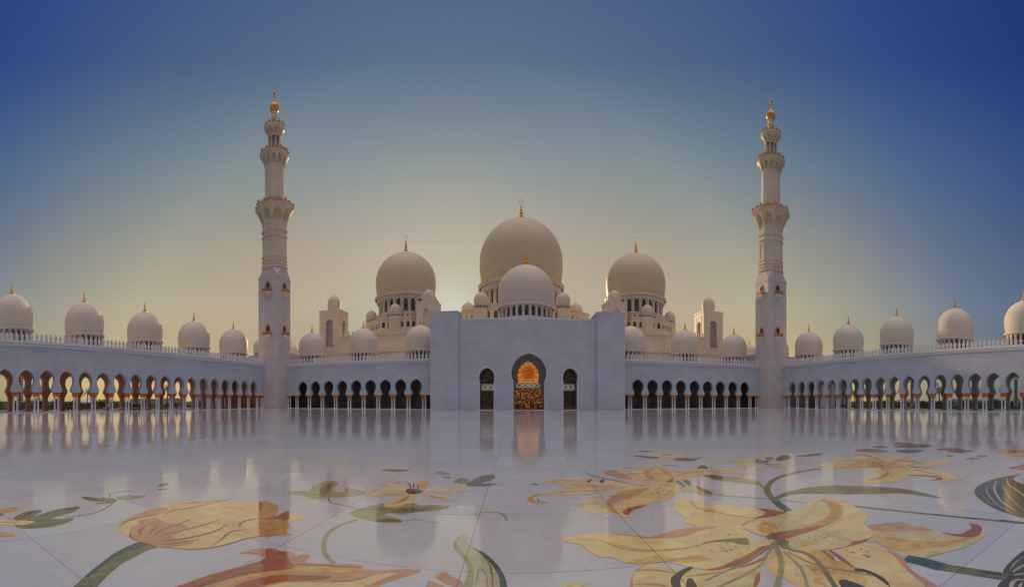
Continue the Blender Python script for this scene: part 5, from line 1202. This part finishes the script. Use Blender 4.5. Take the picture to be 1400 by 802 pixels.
for q, xs_, w_, hh, lab in ((1247, 135, 1.5, 11.5, 'slim pale slab block with a column of round holes, the nearer to its minaret'), (1389, 135, 1.6, 11.0, 'slim pale slab block with a column of round holes, the one farther from its minaret'), (27, -130, 2.4, 11.8, 'slim slab block with a column of round holes behind the arcade with visitors')):
    p, a = faced(q, xs_); slab_block(lab, p, w_, 2.2, hh, a, 9)
for (x0, x1, y0, y1, hh, lab) in ((-128, -121, 92, 103, 3.1, 'longer low sandy garden building behind the brown-clad trio'), (-126, -121, 107, 113, 3.4, 'shorter low sandy garden building, between the longer one and the minaret'), (-150, -142, 20, 44, 3.6, 'low flat building far off beside the slim dotted slab block')):
    r = thing('garden_building', lab, 'building', ((x0 + x1)/2, (y0 + y1)/2, -.15), 0, 'low garden buildings')
    a, b = (x1 - x0)/2, (y1 - y0)/2
    MB().box(-a, a, -b, b, 0, hh).box(-a - .15, a + .15, -b - .15, b + .15, hh + .002, hh + .3).build('wall', 'concrete', r)
    for k in range(4): MB().box(a + .002, a + .05, -b + (k + .3) * b/2, -b + (k + .7) * b/2, .9, 2.2).build('window', 'glass', r)
for q, xs_, m_, lab in ((119, -118, 'canvas', 'white pointed canopy in the garden behind the visitors arcade'), (1304, 122, 'cloth_blue', 'bluish pointed canopy in the garden behind the arcade without visitors')):
    p = at_side(q, xs_); r = thing('canopy', lab, 'canopy', (p[0], p[1], -.19))
    MB().add([(-2.2,-2.2,2.2),(2.2,-2.2,2.2),(2.2,2.2,2.2),(-2.2,2.2,2.2),(0,0,3.5),(-2.2,-2.2,1.9),(2.2,-2.2,1.9),(2.2,2.2,1.9),(-2.2,2.2,1.9)], [(0,1,4),(1,2,4),(2,3,4),(3,0,4),(0,1,6,5),(1,2,7,6),(2,3,8,7),(3,0,5,8)]).build('roof', m_, r)
    for a in (-2.1, 2.1):
        for b in (-2.1, 2.1): MB().tube([(a,b,0),(a,b,2.0)], .05, 6).build('pole', 'trim', r)

# low rope barrier along the arcade
r = thing('rope_barrier', 'low white rope barrier on slim posts along the arcade with visitors', 'barrier', (-74.0, 59, 0))
pm = MB().lathe([(.14, .0), (.14, .03), (.03, .05), (.028, .9), (.05, .92), (.045, 1.0), (0, 1.02)], 10).mesh('post', 'trim')
for k in range(8): obj('post', pm, r, (0, -13 + 3.7 * k, 0))
for k in range(7):
    a = -13 + 3.7 * k
    MB().tube([(0, a + 3.7 * j / 8, .88 - .10 * sin(pi * j / 8)) for j in range(9)], .028, 6).build('rope', 'trim', r)

# ------------------------------------------------------------------ visitors
DG = bpy.context.evaluated_depsgraph_get
def skinned(name, verts, edges, mat, root=0, sub=1):
    me = bpy.data.meshes.new('tmp'); me.from_pydata([v[:3] for v in verts], edges, [])
    o = bpy.data.objects.new('tmp', me); COL.objects.link(o)
    mo = o.modifiers.new('s', 'SKIN'); mo.use_smooth_shade = True
    for v, d in zip(verts, me.skin_vertices[0].data): d.radius = (v[3], v[4] if len(v) > 4 else v[3])
    me.skin_vertices[0].data[root].use_root = True
    ms = o.modifiers.new('u', 'SUBSURF'); ms.levels = ms.render_levels = sub
    dg = DG(); dg.update(); res = bpy.data.meshes.new_from_object(o.evaluated_get(dg)); res.name = name
    bpy.data.objects.remove(o); bpy.data.meshes.remove(me)
    res.materials.clear(); res.materials.append(M[mat]); return res
def person_meshes(step, arm):
    """pelvis at 0.93 m; step = stride half length, arm = swing of the arms"""
    J = [(0,0,.93,.13,.10),(0,0,1.12,.125,.09),(0,0,1.36,.155,.095),(0,.0,1.50,.055),(0,-.01,1.58,.05),(0,-.02,1.66,.088,.10),(0,-.01,1.745,.06,.07)]
    E = [(0,1),(1,2),(2,3),(3,4),(4,5),(5,6)]
    for s in (-1, 1):
        b = len(J); f = s * step
        J += [(s*.09,0,.88,.085),(s*.095,-f*.5-.02,.49,.058),(s*.10,-f*.8+.02,.10,.04),(s*.11,-f-.12,.035,.035)]
        E += [(0,b),(b,b+1),(b+1,b+2),(b+2,b+3)]
        c = len(J); g_ = -s * arm
        J += [(s*.19,0,1.42,.055),(s*.235,-g_*.4+.02,1.15,.042),(s*.225,-g_-.05,.90,.032),(s*.215,-g_-.08,.81,.036)]
        E += [(2,c),(c,c+1),(c+1,c+2),(c+2,c+3)]
    body = skinned('body', J, E, 'skin')
    hair = skinned('hair', [(0,.02,1.70,.095,.095),(0,.01,1.75,.075,.085),(0,.06,1.64,.06)], [(0,1),(0,2)], 'hair')
    T = [(0,0,.92,.16,.125),(0,0,1.12,.15,.11),(0,0,1.36,.175,.115),(0,0,1.46,.09)]; TE = [(0,1),(1,2),(2,3)]
    for s in (-1, 1):
        c = len(T); g_ = -s * arm; T += [(s*.19,0,1.42,.075),(s*.235,-g_*.4+.02,1.15,.06),(s*.228,-g_*.8-.04,.96,.05)]; TE += [(2,c),(c,c+1),(c+1,c+2)]
    P = [(0,0,.95,.155,.12)]; PE = []
    for s in (-1, 1):
        c = len(P); f = s * step; P += [(s*.095,0,.85,.105),(s*.095,-f*.5-.02,.49,.08),(s*.10,-f*.8+.02,.12,.07)]; PE += [(0,c),(c,c+1),(c+1,c+2)]
    R_ = [(0,0,1.40,.175,.115),(0,0,1.1,.17,.13),(0,-.01,.6,.20,.18),(0,-.02,.10,.25,.24)]
    return body, hair, (T, TE), (P, PE), R_
V0 = person_meshes(.03, .02); V1 = person_meshes(.22, .16)
_c = {}
def garment(kind, v, mat):
    k = (kind, id(v), mat)
    if k not in _c:
        if kind == 'robe':
            _c[k] = skinned('robe', v[4] + [(.19,0,1.42,.08),(.235,0,1.15,.075),(.228,-.05,.92,.07),(-.19,0,1.42,.08),(-.235,0,1.15,.075),(-.228,-.05,.92,.07)], [(0,1),(1,2),(2,3),(0,4),(4,5),(5,6),(0,7),(7,8),(8,9)], mat)
        else:
            T = v[2] if kind == 'shirt' else v[3]; _c[k] = skinned(kind, T[0], T[1], mat)
    return _c[k]
SCARF = {}
def person(label, q, dx, rz, v, top, bottom=None, scarf=None, group='visitors in the arcade', sc=1.0):
    p = at_side(q, -75 - dx)
    r = thing('person', label, 'person', (p[0], p[1], .12 if dx > -.7 else 0.0), rz, group); r.scale = (sc, sc, sc)
    b = obj('body', v[0], r)
    if scarf:
        if scarf not in SCARF: SCARF[scarf] = skinned('headscarf', [(0,.015,1.66,.115,.12),(0,.02,1.75,.085,.09),(0,.02,1.50,.12,.12),(0,.01,1.42,.17,.12)], [(0,1),(0,2),(2,3)], scarf)
        obj('headscarf', SCARF[scarf], r)
    else: obj('hair', v[1], r)
    if bottom: obj('shirt', garment('shirt', v, top), r); obj('trousers', garment('trousers', v, bottom), r)
    else: obj('robe', garment('robe', v, top), r)
K, Wt, Bl, Gy, Bn, Rd = 'cloth_black', 'cloth_white', 'cloth_blue', 'cloth_grey', 'cloth_brown', 'cloth_red'
person('person in a pale shirt and dark trousers walking past the front columns', 148.6, .4, .8, V1, Wt, K)
person('person in a red top standing under the arcade', 205.7, 1.6, 2.0, V0, Rd, K)
person('person in brown clothes standing just behind the one in red', 211.5, 2.0, -1.2, V0, Bn, Bn)
for i, (q, dx) in enumerate(((190.5, 2.0), (186, .9), (182.5, 2.6), (178.5, 1.2))):
    person('person in a long black robe and headscarf, %s from the one in red' % ORD[i], q, dx, q, V0, K, None, K, 'black-robed group in the arcade', .96)
for i, (q, dx) in enumerate(((226, 1.4), (229.3, 2.4), (232.2, 1.2))):
    person('person in dark brown clothes, %s of the trio before the longer sandy building' % ORD[i], q, dx, q * 2, V0, Bn, K, None, 'brown trio in the arcade')
person('person all in grey walking between the trio and the far columns', 241.5, 2.0, .5, V1, Gy, Gy)
person('person in a blue shirt beside the one in grey', 247.2, 1.5, -.6, V0, Bl, Gy)
for i, (q, dx) in enumerate(((345, 1.2), (336.5, 2.2), (332, 1.4))):
    person('person in black clothes, %s from the minaret' % ORD[i], q, dx, q, V1, K, K, None, 'dark figures beside the minaret')
person('person in a blue shirt and black trousers behind the nearest columns', 87, 3.0, 1.1, V0, Bl, K)
for i, (q, dx) in enumerate(((93.8, 2.2), (98.5, 3.2))):
    person('person in a grey top and black trousers, %s from the nearest blue shirt' % ORD[i], q, dx, q, V0, Gy, K, None, 'grey pair in the arcade')
